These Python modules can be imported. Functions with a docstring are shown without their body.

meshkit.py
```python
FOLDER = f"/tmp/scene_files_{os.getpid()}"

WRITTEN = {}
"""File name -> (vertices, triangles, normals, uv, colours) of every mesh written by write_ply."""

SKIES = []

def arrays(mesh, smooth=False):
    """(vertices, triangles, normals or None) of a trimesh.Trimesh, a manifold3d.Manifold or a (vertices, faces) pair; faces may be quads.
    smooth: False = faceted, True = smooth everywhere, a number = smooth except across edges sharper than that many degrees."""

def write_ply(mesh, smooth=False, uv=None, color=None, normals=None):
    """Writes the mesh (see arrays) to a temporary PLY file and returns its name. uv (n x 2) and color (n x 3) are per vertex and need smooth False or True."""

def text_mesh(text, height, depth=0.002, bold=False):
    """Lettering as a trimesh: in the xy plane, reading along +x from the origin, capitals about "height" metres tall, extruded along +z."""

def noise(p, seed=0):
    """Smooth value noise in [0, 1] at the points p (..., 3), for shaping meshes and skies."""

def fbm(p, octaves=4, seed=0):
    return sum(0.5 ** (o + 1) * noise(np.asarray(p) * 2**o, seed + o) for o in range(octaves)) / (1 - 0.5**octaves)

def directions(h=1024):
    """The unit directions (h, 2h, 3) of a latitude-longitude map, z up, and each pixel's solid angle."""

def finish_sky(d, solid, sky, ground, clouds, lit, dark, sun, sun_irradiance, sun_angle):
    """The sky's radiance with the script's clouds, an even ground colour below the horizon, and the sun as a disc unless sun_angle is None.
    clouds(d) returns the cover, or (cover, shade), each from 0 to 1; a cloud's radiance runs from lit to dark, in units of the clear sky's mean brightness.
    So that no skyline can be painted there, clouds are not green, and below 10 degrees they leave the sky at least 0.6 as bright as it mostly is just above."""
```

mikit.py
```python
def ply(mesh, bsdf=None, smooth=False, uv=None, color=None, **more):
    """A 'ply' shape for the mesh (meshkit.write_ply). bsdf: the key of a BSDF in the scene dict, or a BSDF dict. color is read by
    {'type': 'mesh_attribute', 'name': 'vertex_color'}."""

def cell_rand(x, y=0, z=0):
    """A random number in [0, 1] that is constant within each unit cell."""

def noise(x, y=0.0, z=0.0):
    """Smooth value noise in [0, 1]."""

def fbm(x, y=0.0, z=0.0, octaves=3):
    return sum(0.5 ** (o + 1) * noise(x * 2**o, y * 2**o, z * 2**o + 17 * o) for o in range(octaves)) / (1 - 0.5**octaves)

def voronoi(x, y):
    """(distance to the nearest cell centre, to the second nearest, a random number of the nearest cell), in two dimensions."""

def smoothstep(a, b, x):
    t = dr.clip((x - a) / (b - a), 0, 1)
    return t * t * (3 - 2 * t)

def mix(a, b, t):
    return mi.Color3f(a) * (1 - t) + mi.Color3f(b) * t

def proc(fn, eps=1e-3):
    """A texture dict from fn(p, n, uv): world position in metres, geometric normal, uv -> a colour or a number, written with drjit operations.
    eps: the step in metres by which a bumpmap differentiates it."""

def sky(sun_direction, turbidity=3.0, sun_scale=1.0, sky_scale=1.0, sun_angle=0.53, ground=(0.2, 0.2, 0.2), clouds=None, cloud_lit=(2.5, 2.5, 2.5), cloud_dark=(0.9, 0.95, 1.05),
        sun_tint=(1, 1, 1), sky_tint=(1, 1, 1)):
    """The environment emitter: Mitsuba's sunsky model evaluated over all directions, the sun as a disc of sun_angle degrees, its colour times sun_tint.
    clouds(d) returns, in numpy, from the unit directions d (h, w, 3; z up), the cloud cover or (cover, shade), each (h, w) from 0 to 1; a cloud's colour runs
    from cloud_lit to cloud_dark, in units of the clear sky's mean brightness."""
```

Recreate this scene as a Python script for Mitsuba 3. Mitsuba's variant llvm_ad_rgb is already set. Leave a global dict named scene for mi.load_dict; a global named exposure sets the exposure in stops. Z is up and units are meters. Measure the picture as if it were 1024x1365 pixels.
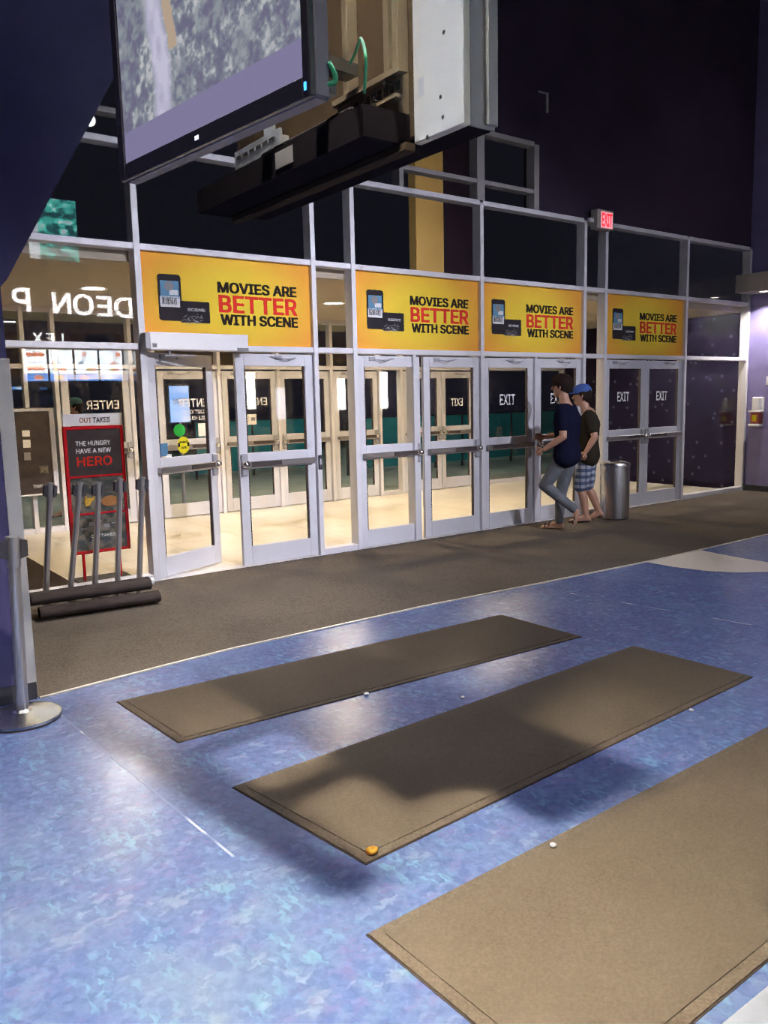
import math, numpy as np, trimesh, manifold3d as m3, drjit as dr, mitsuba as mi, mikit, meshkit
from mikit import proc, noise, fbm, voronoi, smoothstep, mix, cell_rand
T = mi.ScalarTransform4f
scene, labels = {'type': 'scene'}, {}
rng = np.random.default_rng(7)

# ------------------------------------------------------------------ camera, light, exposure
C = np.array([-2.67704, -7.30839, 1.63908]); F = np.array([0.58931274, 0.79619111, -0.13707742]); U = np.array([0.09989093, 0.09656102, 0.99030186])
scene['camera'] = {'type': 'perspective', 'fov_axis': 'x', 'fov': 2 * math.degrees(math.atan(512 / 1080.0)), 'near_clip': 0.05,
                   'to_world': T().look_at(origin=C.tolist(), target=(C + F).tolist(), up=U.tolist())}
exposure = 0.0
scene['night_sky'] = {'type': 'constant', 'sampling_weight': 0.1, 'radiance': {'type': 'rgb', 'value': [0.006, 0.006, 0.010]}}
def spot(key, pos, target, inten, color=(1, 1, 1), cutoff=50, beam=30):
    scene[key] = {'type': 'spot', 'to_world': T().look_at(origin=list(pos), target=list(target), up=[0.01, 1, 0.02]), 'cutoff_angle': cutoff, 'beam_width': beam,
                  'intensity': {'type': 'rgb', 'value': [inten * c for c in color]}}
VEST = 600.0            # radiance of the vestibule downlights
DOWN_POS, DOWN_AIM, DOWN_L = (-1.44, -5.3, 6.0), (-1.78, -6.0, 0.0), 14000.0     # the strong warm downlight above the hanging screens
FRONT = (0.94, 0.94, 1.12)
COOL = (0.97, 0.96, 1.10)
LAMPS = [  # lobby ceiling spotlights: position, target, intensity, cutoff, beam, colour
    ((1.6, -4.3, 6.0), (1.7, -3.9, 0.0), 46, 42, 20, COOL),
    ((0.7, -2.3, 5.6), (-0.8, -1.5, 0.0), 85, 30, 12, (1, 0.93, 0.85)),
    ((1.6, -9.2, 5.2), (1.0, 0.0, 1.7), 190, 18, 10, FRONT),
    ((3.6, -9.2, 5.4), (3.8, 0.0, 1.8), 110, 20, 11, FRONT),
    ((6.0, -9.2, 5.4), (6.4, 0.0, 1.6), 50, 20, 10, FRONT),
    ((-3.9, -6.6, 5.8), (-2.3, -3.7, 0.3), 50, 27, 14, (1.0, 0.97, 0.98)),  # added to brighten the foot of the column and the left floor
    ((8.0, -5.5, 5.6), (9.0, 0.0, 4.3), 9, 24, 8, (1.0, 0.9, 1.05)),
]

# ------------------------------------------------------------------ materials
def mat(key, d, two=True):
    scene[key] = {'type': 'twosided', 'bsdf': d} if two else d
    return key
def rgb(c): return {'type': 'rgb', 'value': [float(x) for x in c]}
def col(c): return c if isinstance(c, dict) else rgb(c)
def prin(key, c, rough=0.5, **k): return mat(key, {'type': 'principled', 'base_color': col(c), 'roughness': rough, **k})
def diff(key, c): return mat(key, {'type': 'diffuse', 'reflectance': col(c)})
def metal(key, c, rough): return mat(key, {'type': 'roughconductor', 'specular_reflectance': col(c), 'alpha': rough, 'material': 'none'})
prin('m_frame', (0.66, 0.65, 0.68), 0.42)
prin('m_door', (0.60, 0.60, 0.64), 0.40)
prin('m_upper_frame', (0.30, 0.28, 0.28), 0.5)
mat('m_glass', {'type': 'thindielectric', 'int_ior': 1.52}, two=False)
metal('m_chrome', (0.78, 0.77, 0.76), 0.16)
prin('m_post', (0.62, 0.60, 0.60), 0.2, metallic=0.86)
prin('m_steel', proc(lambda p, n, uv: mi.Color3f(0.74, 0.71, 0.69) * (0.80 + 0.3 * fbm(p.x * 3, p.y * 3, p.z * 3, 3))), 0.33, metallic=0.3)
metal('m_bin', proc(lambda p, n, uv: mi.Color3f(0.66, 0.65, 0.66) * (0.9 + 0.15 * noise(p.x * 60, p.y * 60, p.z * 3))), 0.2)
prin('m_black', (0.02, 0.02, 0.022), 0.45)
prin('m_dark_plastic', (0.035, 0.033, 0.04), 0.35)
prin('m_bar_dark', (0.05, 0.04, 0.04), 0.35)
prin('m_bar_grey', (0.36, 0.33, 0.32), 0.3, metallic=0.7)
prin('m_white', (0.78, 0.77, 0.78), 0.5)
prin('m_cream_metal', (0.90, 0.87, 0.80), 0.40)
diff('m_soot', (0.010, 0.009, 0.012))
prin('m_grey_metal', (0.33, 0.33, 0.36), 0.45)
prin('m_tan_metal', (0.15, 0.128, 0.10), 0.6, specular=0.1)
diff('m_brown_panel', (0.040, 0.030, 0.023))
prin('m_tv_case', (0.10, 0.10, 0.14), 0.45)
prin('m_bezel', (0.014, 0.013, 0.022), 0.3)
prin('m_green', (0.05, 0.42, 0.20), 0.5)
diff('m_upper_wall', proc(lambda p, n, uv: mi.Color3f(0.035, 0.026, 0.046) * (0.85 + 0.3 * fbm(p.x * 2, p.y * 2, p.z * 2, 3))))
prin('m_blue_wall', proc(lambda p, n, uv: mi.Color3f(0.042, 0.038, 0.125) * (0.85 + 0.3 * fbm(p.x * 6, p.y * 6, p.z * 6, 3))), 0.55)
prin('m_purple_wall', proc(lambda p, n, uv: mi.Color3f(0.17, 0.15, 0.31) * (0.9 + 0.2 * fbm(p.x * 5, p.y * 5, p.z * 5, 3))), 0.6)
diff('m_lobby_dark', (0.05, 0.045, 0.06))
diff('m_soffit', (0.42, 0.38, 0.35))
prin('m_skirting', (0.03, 0.03, 0.04), 0.4)
def star_fn(p, n, uv):
    a, b, r = voronoi(p.y * 3.7, p.z * 3.7)
    dot = dr.select(r > 0.25, 1 - smoothstep(0.06, 0.13, a), 0.0)
    base = mix((0.010, 0.008, 0.020), (0.017, 0.012, 0.027), fbm(p.y * 2, p.z * 2, 3.0, 3))
    return mix(base, mix((0.07, 0.10, 0.16), (0.12, 0.10, 0.16), cell_rand(p.y * 3, p.z * 3)), dot * 0.8)
diff('m_star_wall', proc(star_fn))
def vinyl_fn(p, n, uv):
    wx, wy = p.x + 0.02 * noise(p.x * 60, p.y * 60, 3.0), p.y + 0.02 * noise(p.x * 60, p.y * 60, 5.0)
    a = fbm(wx * 45, wy * 45, 1.3, 5); b = fbm(wx * 60 + 9, wy * 22, 4.1, 5); c1 = fbm(wx * 24, wy * 60, 6.0, 5); d = fbm(p.x * 3.2, p.y * 3.2, 2.7, 5); e = fbm(wx * 9, wy * 9, 8.7, 5)
    c = mix((0.052, 0.080, 0.205), (0.084, 0.122, 0.275), smoothstep(0.25, 0.75, a))
    c = mix(c, (0.100, 0.230, 0.370), smoothstep(0.50, 0.72, b) * smoothstep(0.35, 0.70, e) * 0.60)
    c = mix(c, (0.140, 0.095, 0.240), smoothstep(0.52, 0.74, c1) * smoothstep(0.40, 0.62, 1 - e) * 0.40)
    c = mix(c, (0.19, 0.23, 0.36), smoothstep(0.62, 0.80, fbm(wx * 14 + p.y * 5, wx * 4 - wy * 26, 2.0, 5)) * 0.4)
    return mix(c, (0.125, 0.172, 0.305), smoothstep(0.42, 0.75, d) * 0.35)
prin('m_vinyl', proc(vinyl_fn), proc(lambda p, n, uv: 0.24 + 0.10 * fbm(p.x * 8, p.y * 8, 1.0, 3)), specular=0.30)
prin('m_inlay', (0.62, 0.57, 0.50), 0.28)
prin('m_seam', proc(lambda p, n, uv: mix((0.10, 0.14, 0.29), (0.34, 0.35, 0.43), smoothstep(0.48, 0.68, fbm(p.x * 7, p.y * 7, 5.0, 3)))), 0.4)
def pile(a, b, s): return proc(lambda p, n, uv: mix(a, b, 0.65 * noise(p.x * s, p.y * s, p.z * s) + 0.35 * fbm(p.x * 3, p.y * 3, 2.0, 4)))
diff('m_carpet', pile((0.080, 0.066, 0.054), (0.175, 0.150, 0.126), 120))
diff('m_mat', pile((0.062, 0.050, 0.040), (0.112, 0.094, 0.077), 160))
diff('m_mat_edge', pile((0.064, 0.052, 0.042), (0.120, 0.100, 0.082), 160))
diff('m_rubber', (0.045, 0.035, 0.03))
diff('m_roll', proc(lambda p, n, uv: mix((0.035, 0.028, 0.028), (0.085, 0.068, 0.062), fbm(p.x * 8, p.y * 20, p.z * 20, 4))))
def tile_fn(p, n, uv):
    gx, gy = dr.abs(p.x / 0.9 - dr.round(p.x / 0.9)), dr.abs(p.y / 0.9 - dr.round(p.y / 0.9))
    j = smoothstep(0.004, 0.007, dr.minimum(gx, gy))
    return mix((0.55, 0.50, 0.42), mix((0.66, 0.61, 0.52), (0.72, 0.68, 0.60), fbm(p.x * 3, p.y * 3, 1.0, 4)), j)
prin('m_tile', proc(tile_fn), 0.3)
diff('m_tan_ceiling', (0.40, 0.35, 0.28))
diff('m_pavement', proc(lambda p, n, uv: mix((0.20, 0.24, 0.21), (0.30, 0.34, 0.30), fbm(p.x * 2, p.y * 2, 1.0, 4))))
prin('m_teal', proc(lambda p, n, uv: mix((0.01, 0.17, 0.21), (0.03, 0.30, 0.35), fbm(p.x * 2, p.y, p.z * 3, 3))), 0.5)
prin('m_yellow_clad', (0.70, 0.50, 0.20), 0.5)
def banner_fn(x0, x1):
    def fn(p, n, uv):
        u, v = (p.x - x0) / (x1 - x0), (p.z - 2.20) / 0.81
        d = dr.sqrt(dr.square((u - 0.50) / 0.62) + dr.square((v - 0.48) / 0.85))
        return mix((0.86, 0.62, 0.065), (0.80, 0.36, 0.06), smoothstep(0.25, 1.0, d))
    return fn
diff('m_ink', (0.030, 0.022, 0.020)); diff('m_red_ink', (0.72, 0.05, 0.035)); diff('m_phone', (0.035, 0.03, 0.035))
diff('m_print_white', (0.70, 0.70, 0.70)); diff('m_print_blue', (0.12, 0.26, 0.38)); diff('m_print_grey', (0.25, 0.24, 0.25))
diff('m_vinyl_white', (0.82, 0.82, 0.82)); diff('m_paper', (0.85, 0.84, 0.80)); diff('m_sticker_yellow', (0.78, 0.66, 0.03)); diff('m_sticker_green', (0.03, 0.42, 0.08))
diff('m_sticker_blue', (0.10, 0.22, 0.36)); diff('m_red_frame', (0.45, 0.015, 0.02)); diff('m_poster', proc(lambda p, n, uv: mix((0.03, 0.025, 0.028), (0.075, 0.06, 0.055), fbm(p.x * 9, p.y * 9, p.z * 9, 4))))
diff('m_poster_pic', proc(lambda p, n, uv: mix((0.05, 0.06, 0.055), (0.18, 0.16, 0.13), smoothstep(0.35, 0.7, fbm(p.x * 14, 2.0, p.z * 14, 4)))))
diff('m_orange', (0.8, 0.25, 0.04)); diff('m_bun', (0.33, 0.15, 0.05)); diff('m_fries', (0.55, 0.33, 0.04)); diff('m_hero', (0.55, 0.03, 0.02))
prin('m_dispenser_red', (0.35, 0.06, 0.05), 0.3)
def emit(c, k=1.0, w=0.01): return {'type': 'area', 'radiance': rgb([x * k for x in c]), 'sampling_weight': w}

# ------------------------------------------------------------------ helpers
def M(man):
    a = man.to_mesh(); return trimesh.Trimesh(a.vert_properties[:, :3], a.tri_verts, process=False)
def box(x0, x1, y0, y1, z0, z1, b=0.0):
    lo, hi = np.array([x0, y0, z0], float), np.array([x1, y1, z1], float)
    if b <= 0:
        m = trimesh.creation.box(extents=hi - lo); m.apply_translation((lo + hi) / 2); return m
    b = min(b, 0.45 * float((hi - lo).min())); pts = []
    for s in np.ndindex(2, 2, 2):
        c = np.where(s, hi, lo); d = np.where(s, -b, b)
        for k in range(3):
            q = c + d; q[k] = c[k]; pts.append(q)
    return trimesh.convex.convex_hull(np.array(pts))
def cyl(p, q, r, r2=None, n=16):
    p, q = np.array(p, float), np.array(q, float); d = q - p; L = np.linalg.norm(d)
    m = M(m3.Manifold.cylinder(L, r, r if r2 is None else r2, n)); m.apply_transform(trimesh.geometry.align_vectors([0, 0, 1], d / L)); m.apply_translation(p); return m
def ball(c, r, s=(1, 1, 1), n=16):
    m = trimesh.creation.icosphere(subdivisions=2, radius=r); m.apply_scale(s); m.apply_translation(c); return m
def lathe(prof, c=(0, 0, 0), n=32):
    m = trimesh.creation.revolve(np.array(prof, float), sections=n); m.apply_translation(c); return m
def path_tube(pts, r, n=8):
    p = np.array(pts, float); k = np.linspace(0, len(p) - 1, 6 * len(p))
    from scipy.interpolate import CubicSpline
    c = CubicSpline(np.arange(len(p)), p)(k); s = m3.Manifold.sphere(r, n)
    return M(m3.Manifold.batch_boolean([m3.Manifold.batch_hull([s.translate(a.tolist()), s.translate(b.tolist())]) for a, b in zip(c, c[1:])], m3.OpType.Add))
def cat(*ms): return trimesh.util.concatenate([m for x in ms for m in (x if isinstance(x, (list, tuple)) else [x])])
def poly(pts, d):
    from shapely.geometry import Polygon
    return trimesh.creation.extrude_polygon(Polygon(pts), d, engine='earcut')
def tm(m, Mx):
    m = m.copy(); m.apply_transform(np.array(Mx, float)); return m
XZ = np.array([[1, 0, 0, 0], [0, 0, 1, 0], [0, 1, 0, 0], [0, 0, 0, 1.0]])       # (x, y, depth) of a drawing -> (x, depth, z)
def num(k):
    if k not in scene and k not in labels: return k
    i = 1
    while f'{k}_{i:03d}' in scene or f'{k}_{i:03d}' in labels: i += 1
    return f'{k}_{i:03d}'
def thing(name, label=None, category=None, group=None, kind=None):
    k = num(name); labels[k] = {}
    for a, b in (('label', label), ('category', category), ('group', group), ('kind', kind)):
        if b: labels[k][a] = b
    return k
def part(parent, name, mesh, m, smooth=False, label=None, kind=None, **more):
    k = num(f'{parent}__{name}'); scene[k] = mikit.ply(mesh, m, smooth=smooth, **more)
    if label or kind: labels[k] = {**({'label': label} if label else {}), **({'kind': kind} if kind else {})}
    return k
def solo(name, mesh, m, label=None, category=None, group=None, kind=None, smooth=False, **more):
    k = thing(name, label, category, group, kind); scene[k] = mikit.ply(mesh, m, smooth=smooth, **more); return k
_txt = {}
def text(s, x0, x1, z0, z1, y, depth=0.002, bold=True, mirror=False, face=-1):
    """Lettering in a plane of constant y, fitted to the rectangle; face -1: it is read from -y."""
    if (s, bold) not in _txt: _txt[(s, bold)] = meshkit.text_mesh(s, 0.1, 1.0, bold)
    m = _txt[(s, bold)].copy(); v = m.vertices; lo, hi = v.min(0), v.max(0); w = (v - lo) / (hi - lo)
    if mirror: w[:, 0] = 1 - w[:, 0]
    n = np.stack([x0 + w[:, 0] * (x1 - x0), y + face * depth * w[:, 2], z0 + w[:, 1] * (z1 - z0)], -1)
    f = (m.faces if (face < 0) != mirror else m.faces[:, ::-1]).copy(); a, b, c = n[f[:, 0]], n[f[:, 1]], n[f[:, 2]]; ny = np.cross(b - a, c - a); ny /= np.linalg.norm(ny, axis=1, keepdims=True) + 1e-30
    want = np.where(w[f[:, 0], 2] > 0.5, face, -face); bad = (np.abs(ny[:, 1]) > 0.9) & (ny[:, 1] * want < 0); f[bad] = f[bad][:, ::-1]
    return trimesh.Trimesh(n, f, process=False)
def rrect(x0, x1, z0, z1, r, y, depth=0.003):
    from shapely.geometry import box as sb
    g = sb(x0 + r, z0 + r, x1 - r, z1 - r).buffer(r, 6); m = tm(trimesh.creation.extrude_polygon(g, depth, engine='earcut'), XZ); m.fix_normals(); m.apply_translation([0, y - depth, 0]); return m

# ------------------------------------------------------------------ floor
fl = thing('floor', 'blue mottled vinyl lobby floor', kind='structure')
scene[fl] = mikit.ply(box(-8, 16, -9.6, 0.08, -0.1, 0.0), 'm_vinyl')
def arc_band(c, r0, r1, a0, a1, z=0.0012, n=40):
    a = np.radians(np.linspace(a0, a1, n)); o = [(c[0] + r1 * math.cos(t), c[1] + r1 * math.sin(t)) for t in a] + [(c[0] + r0 * math.cos(t), c[1] + r0 * math.sin(t)) for t in a[::-1]]
    m = poly(o, z); return m
inl = [(4.05, -2.50), (4.03, -2.85), (4.10, -3.17), (4.25, -3.40), (4.47, -3.56), (4.8, -3.72), (5.3, -3.80), (5.3, -3.68), (5.0, -3.58), (4.86, -3.35), (4.88, -3.0), (4.97, -2.50)]
part(fl, 'inlay', poly(inl, 0.0012), 'm_inlay', label='cream curved inlay let into the blue vinyl beside the carpet')
part(fl, 'inlay', poly([(-1.05, -6.275), (3.0, -6.32), (3.0, -9.2), (-1.05, -6.75)], 0.0012), 'm_inlay', label='pale inlay at the near edge of the blue vinyl')
def strip(a, b, w, h=0.001):
    a, b = np.array(a), np.array(b); d = (b - a) / np.linalg.norm(b - a); n = np.array([-d[1], d[0]]) * w / 2
    return poly([a - n, b - n, b + n, a + n], h)
part(fl, 'seam', strip((2.50, -2.9), (2.75, -4.6), 0.016), 'm_seam'); part(fl, 'seam', strip((-1.63, -2.62), (-1.50, -4.75), 0.011), 'm_seam')
part(fl, 'seam', strip((2.50, -2.9), (2.44, -2.52), 0.008), 'm_seam')

edge = [(-1.635, -2.56), (-0.9, -2.48), (-0.4, -2.435), (1.3, -2.42), (2.58, -2.485), (4.27, -2.55), (6.38, -2.53), (10.165, -2.52)]
ec = thing('entrance_carpet', 'long grey brown entrance carpet running along the foot of the glass doors', 'carpet')
part(ec, 'pile', poly(edge + [(10.165, -0.065), (-2.4, -0.065), (-2.4, -1.78), (-1.635, -1.78), (-1.635, -2.56)], 0.007), 'm_carpet')
part(ec, 'edge_trim', poly([(x, y - 0.022) for x, y in edge] + edge[::-1], 0.009), 'm_inlay', label='thin pale trim along the lobby side of the carpet')
def floor_mat(c, label):
    c = np.array(c, float); ctr = c.mean(0); k = thing('floor_mat', label, 'mat')
    inner = ctr + (c - ctr) * np.array([0.972, 0.91])
    def rim(a, b, h):
        from shapely.geometry import Polygon
        return trimesh.creation.extrude_polygon(Polygon(a, [b]), h, engine='earcut')
    part(k, 'rubber_border', rim(c, inner, 0.006), 'm_mat_edge', label='flat edge of the mat')
    n = 24; m = poly(inner, 0.009); part(k, 'pile', m, 'm_mat')
    part(k, 'backing', poly(ctr + (c - ctr) * np.array([1.004, 1.012]), 0.002), 'm_rubber', label='thin dark rubber backing')
floor_mat([(-1.31, -2.92), (-1.26, -3.66), (1.59, -3.78), (1.58, -3.02)], 'brown floor mat nearest to the entrance carpet, the narrowest of the three mats')
floor_mat([(-1.26, -4.26), (-1.15, -5.09), (1.70, -4.94), (1.68, -4.14)], 'brown floor mat in the middle of the three, orange scrap lying on its near corner')
floor_mat([(-1.37, -5.41), (-1.35, -6.23), (1.50, -6.21), (1.52, -5.36)], 'brown floor mat nearest to the viewer, running out of the lower right of the picture')
def crumb(name, x, y, z, r, m, label):
    b = trimesh.creation.icosphere(subdivisions=1, radius=r); b.vertices *= 1 + 0.5 * (meshkit.noise(b.vertices / r * 1.3 + x * 9) - 0.5)[:, None]; b.vertices *= (1, 0.9, 0.55)
    b.apply_translation([x, y, z + 0.5 * r]); return solo(name, b, m, label, 'litter', smooth=40)
crumb('popcorn', -0.18, -3.73, 0.001, 0.016, 'm_paper', 'white popcorn crumb on blue vinyl at the near edge of the narrowest mat')
crumb('popcorn', 0.20, -4.11, 0.001, 0.011, 'm_paper', 'tiny white popcorn crumb on the blue vinyl between the first and the middle mat')
crumb('popcorn', -0.56, -5.44, 0.009, 0.014, 'm_paper', 'pale popcorn crumb on the upper edge of the nearest mat')
crumb('popcorn', 0.98, -5.01, 0.001, 0.013, 'm_paper', 'pale popcorn crumb by the right part of the near edge of the middle mat')
sc = crumb('candy_wrapper', -1.10, -5.055, 0.007, 0.024, 'm_orange', 'orange candy wrapper scrap on the near corner of the middle mat')

# ------------------------------------------------------------------ facade
X8 = [0.03, 1.865, 2.36, 4.225, 6.10, 6.54, 8.43, 10.17]
H1, H2, H3, H4, H5 = 2.165, 3.04, 3.91, 4.15, 4.71
XL = -2.45
wf = thing('wall_front', 'aluminium and glass entrance facade with a dark wall above', kind='structure')
def mull(x, z0, z1, w=0.056, m='m_frame', name='mullion', y0=-0.06, y1=0.08): part(wf, name, box(x - w / 2, x + w / 2, y0, y1, z0, z1, 0.004), m)
def trans(x0, x1, z, h=0.056, m='m_frame', y0=-0.055, y1=0.075): part(wf, 'transom', box(x0, x1, y0, y1, z - h / 2, z + h / 2, 0.004), m)
xs = [XL] + X8
for i, x in enumerate(xs): mull(x, 0.0, H3, 0.06 if i in (1,) else 0.056)
for a, b in zip(xs, xs[1:]):
    for z in (H1, H2, H3): trans(a + 0.028, b - 0.028, z)
for a, b in ((XL, X8[0]), (X8[1], X8[2]), (X8[4], X8[5]), (X8[6], X8[7])): part(wf, 'sill', box(a + 0.028, b - 0.028, -0.055, 0.075, 0.0, 0.07, 0.004), 'm_frame')
for a, b in ((X8[0], X8[1]), (X8[2], X8[3]), (X8[3], X8[4]), (X8[5], X8[6])): part(wf, 'threshold', box(a + 0.028, b - 0.028, -0.06, 0.09, 0.0, 0.012, 0.003), 'm_steel')
mull(3.275 - 0.105, 0.012, H1 - 0.028, 0.045, 'm_door'); mull(5.16, 0.012, H1 - 0.028, 0.045, 'm_door')
def pane(x0, x1, z0, z1, y=0.0):
    q = trimesh.Trimesh([[x0, y, z0], [x1, y, z0], [x1, y, z1], [x0, y, z1]], [[0, 1, 2], [0, 2, 3]], process=False)
    part(wf, 'pane', q, 'm_glass')
for a, b in zip(xs, xs[1:]):
    pane(a + 0.02, b - 0.02, H2 + 0.02, H3 - 0.02); pane(a + 0.02, b - 0.02, H1 + 0.02, H2 - 0.02)
for a, b in ((XL, X8[0]), (X8[1], X8[2]), (X8[4], X8[5]), (X8[6], X8[7])): pane(a + 0.02, b - 0.02, 0.06, H1 - 0.02)
# upper windows, dimmer, left of x = 5.2
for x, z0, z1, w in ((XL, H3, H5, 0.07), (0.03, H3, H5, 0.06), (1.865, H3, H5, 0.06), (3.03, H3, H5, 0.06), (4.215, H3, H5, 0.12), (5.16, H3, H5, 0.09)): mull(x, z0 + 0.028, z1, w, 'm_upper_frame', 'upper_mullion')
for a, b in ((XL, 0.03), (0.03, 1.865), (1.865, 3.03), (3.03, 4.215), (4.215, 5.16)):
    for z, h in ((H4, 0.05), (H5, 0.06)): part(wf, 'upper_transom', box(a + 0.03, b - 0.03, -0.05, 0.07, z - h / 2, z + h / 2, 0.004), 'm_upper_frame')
    pane(a + 0.02, b - 0.02, H3 + 0.02, H4 - 0.02); pane(a + 0.02, b - 0.02, H4 + 0.02, H5 - 0.02)
part(wf, 'upper_wall', cat(box(XL - 2, 5.2, -0.02, 0.2, H5 + 0.03, 9.0), box(5.2, 16, -0.02, 0.2, H3 + 0.028, 9.0), box(XL - 2, XL - 0.03, -0.02, 0.2, 0, H5 + 0.03)), 'm_upper_wall', label='dark purple black wall above the glazing')
hk = thing('wall_bracket', 'small pale angled bracket alone on the dark wall above the doors', 'bracket')
part(hk, 'arm', box(5.21, 5.37, -0.045, -0.02, 5.335, 5.350, 0.003), 'm_grey_metal'); part(hk, 'drop', box(5.355, 5.375, -0.05, -0.02, 5.12, 5.35, 0.003), 'm_frame')

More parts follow.
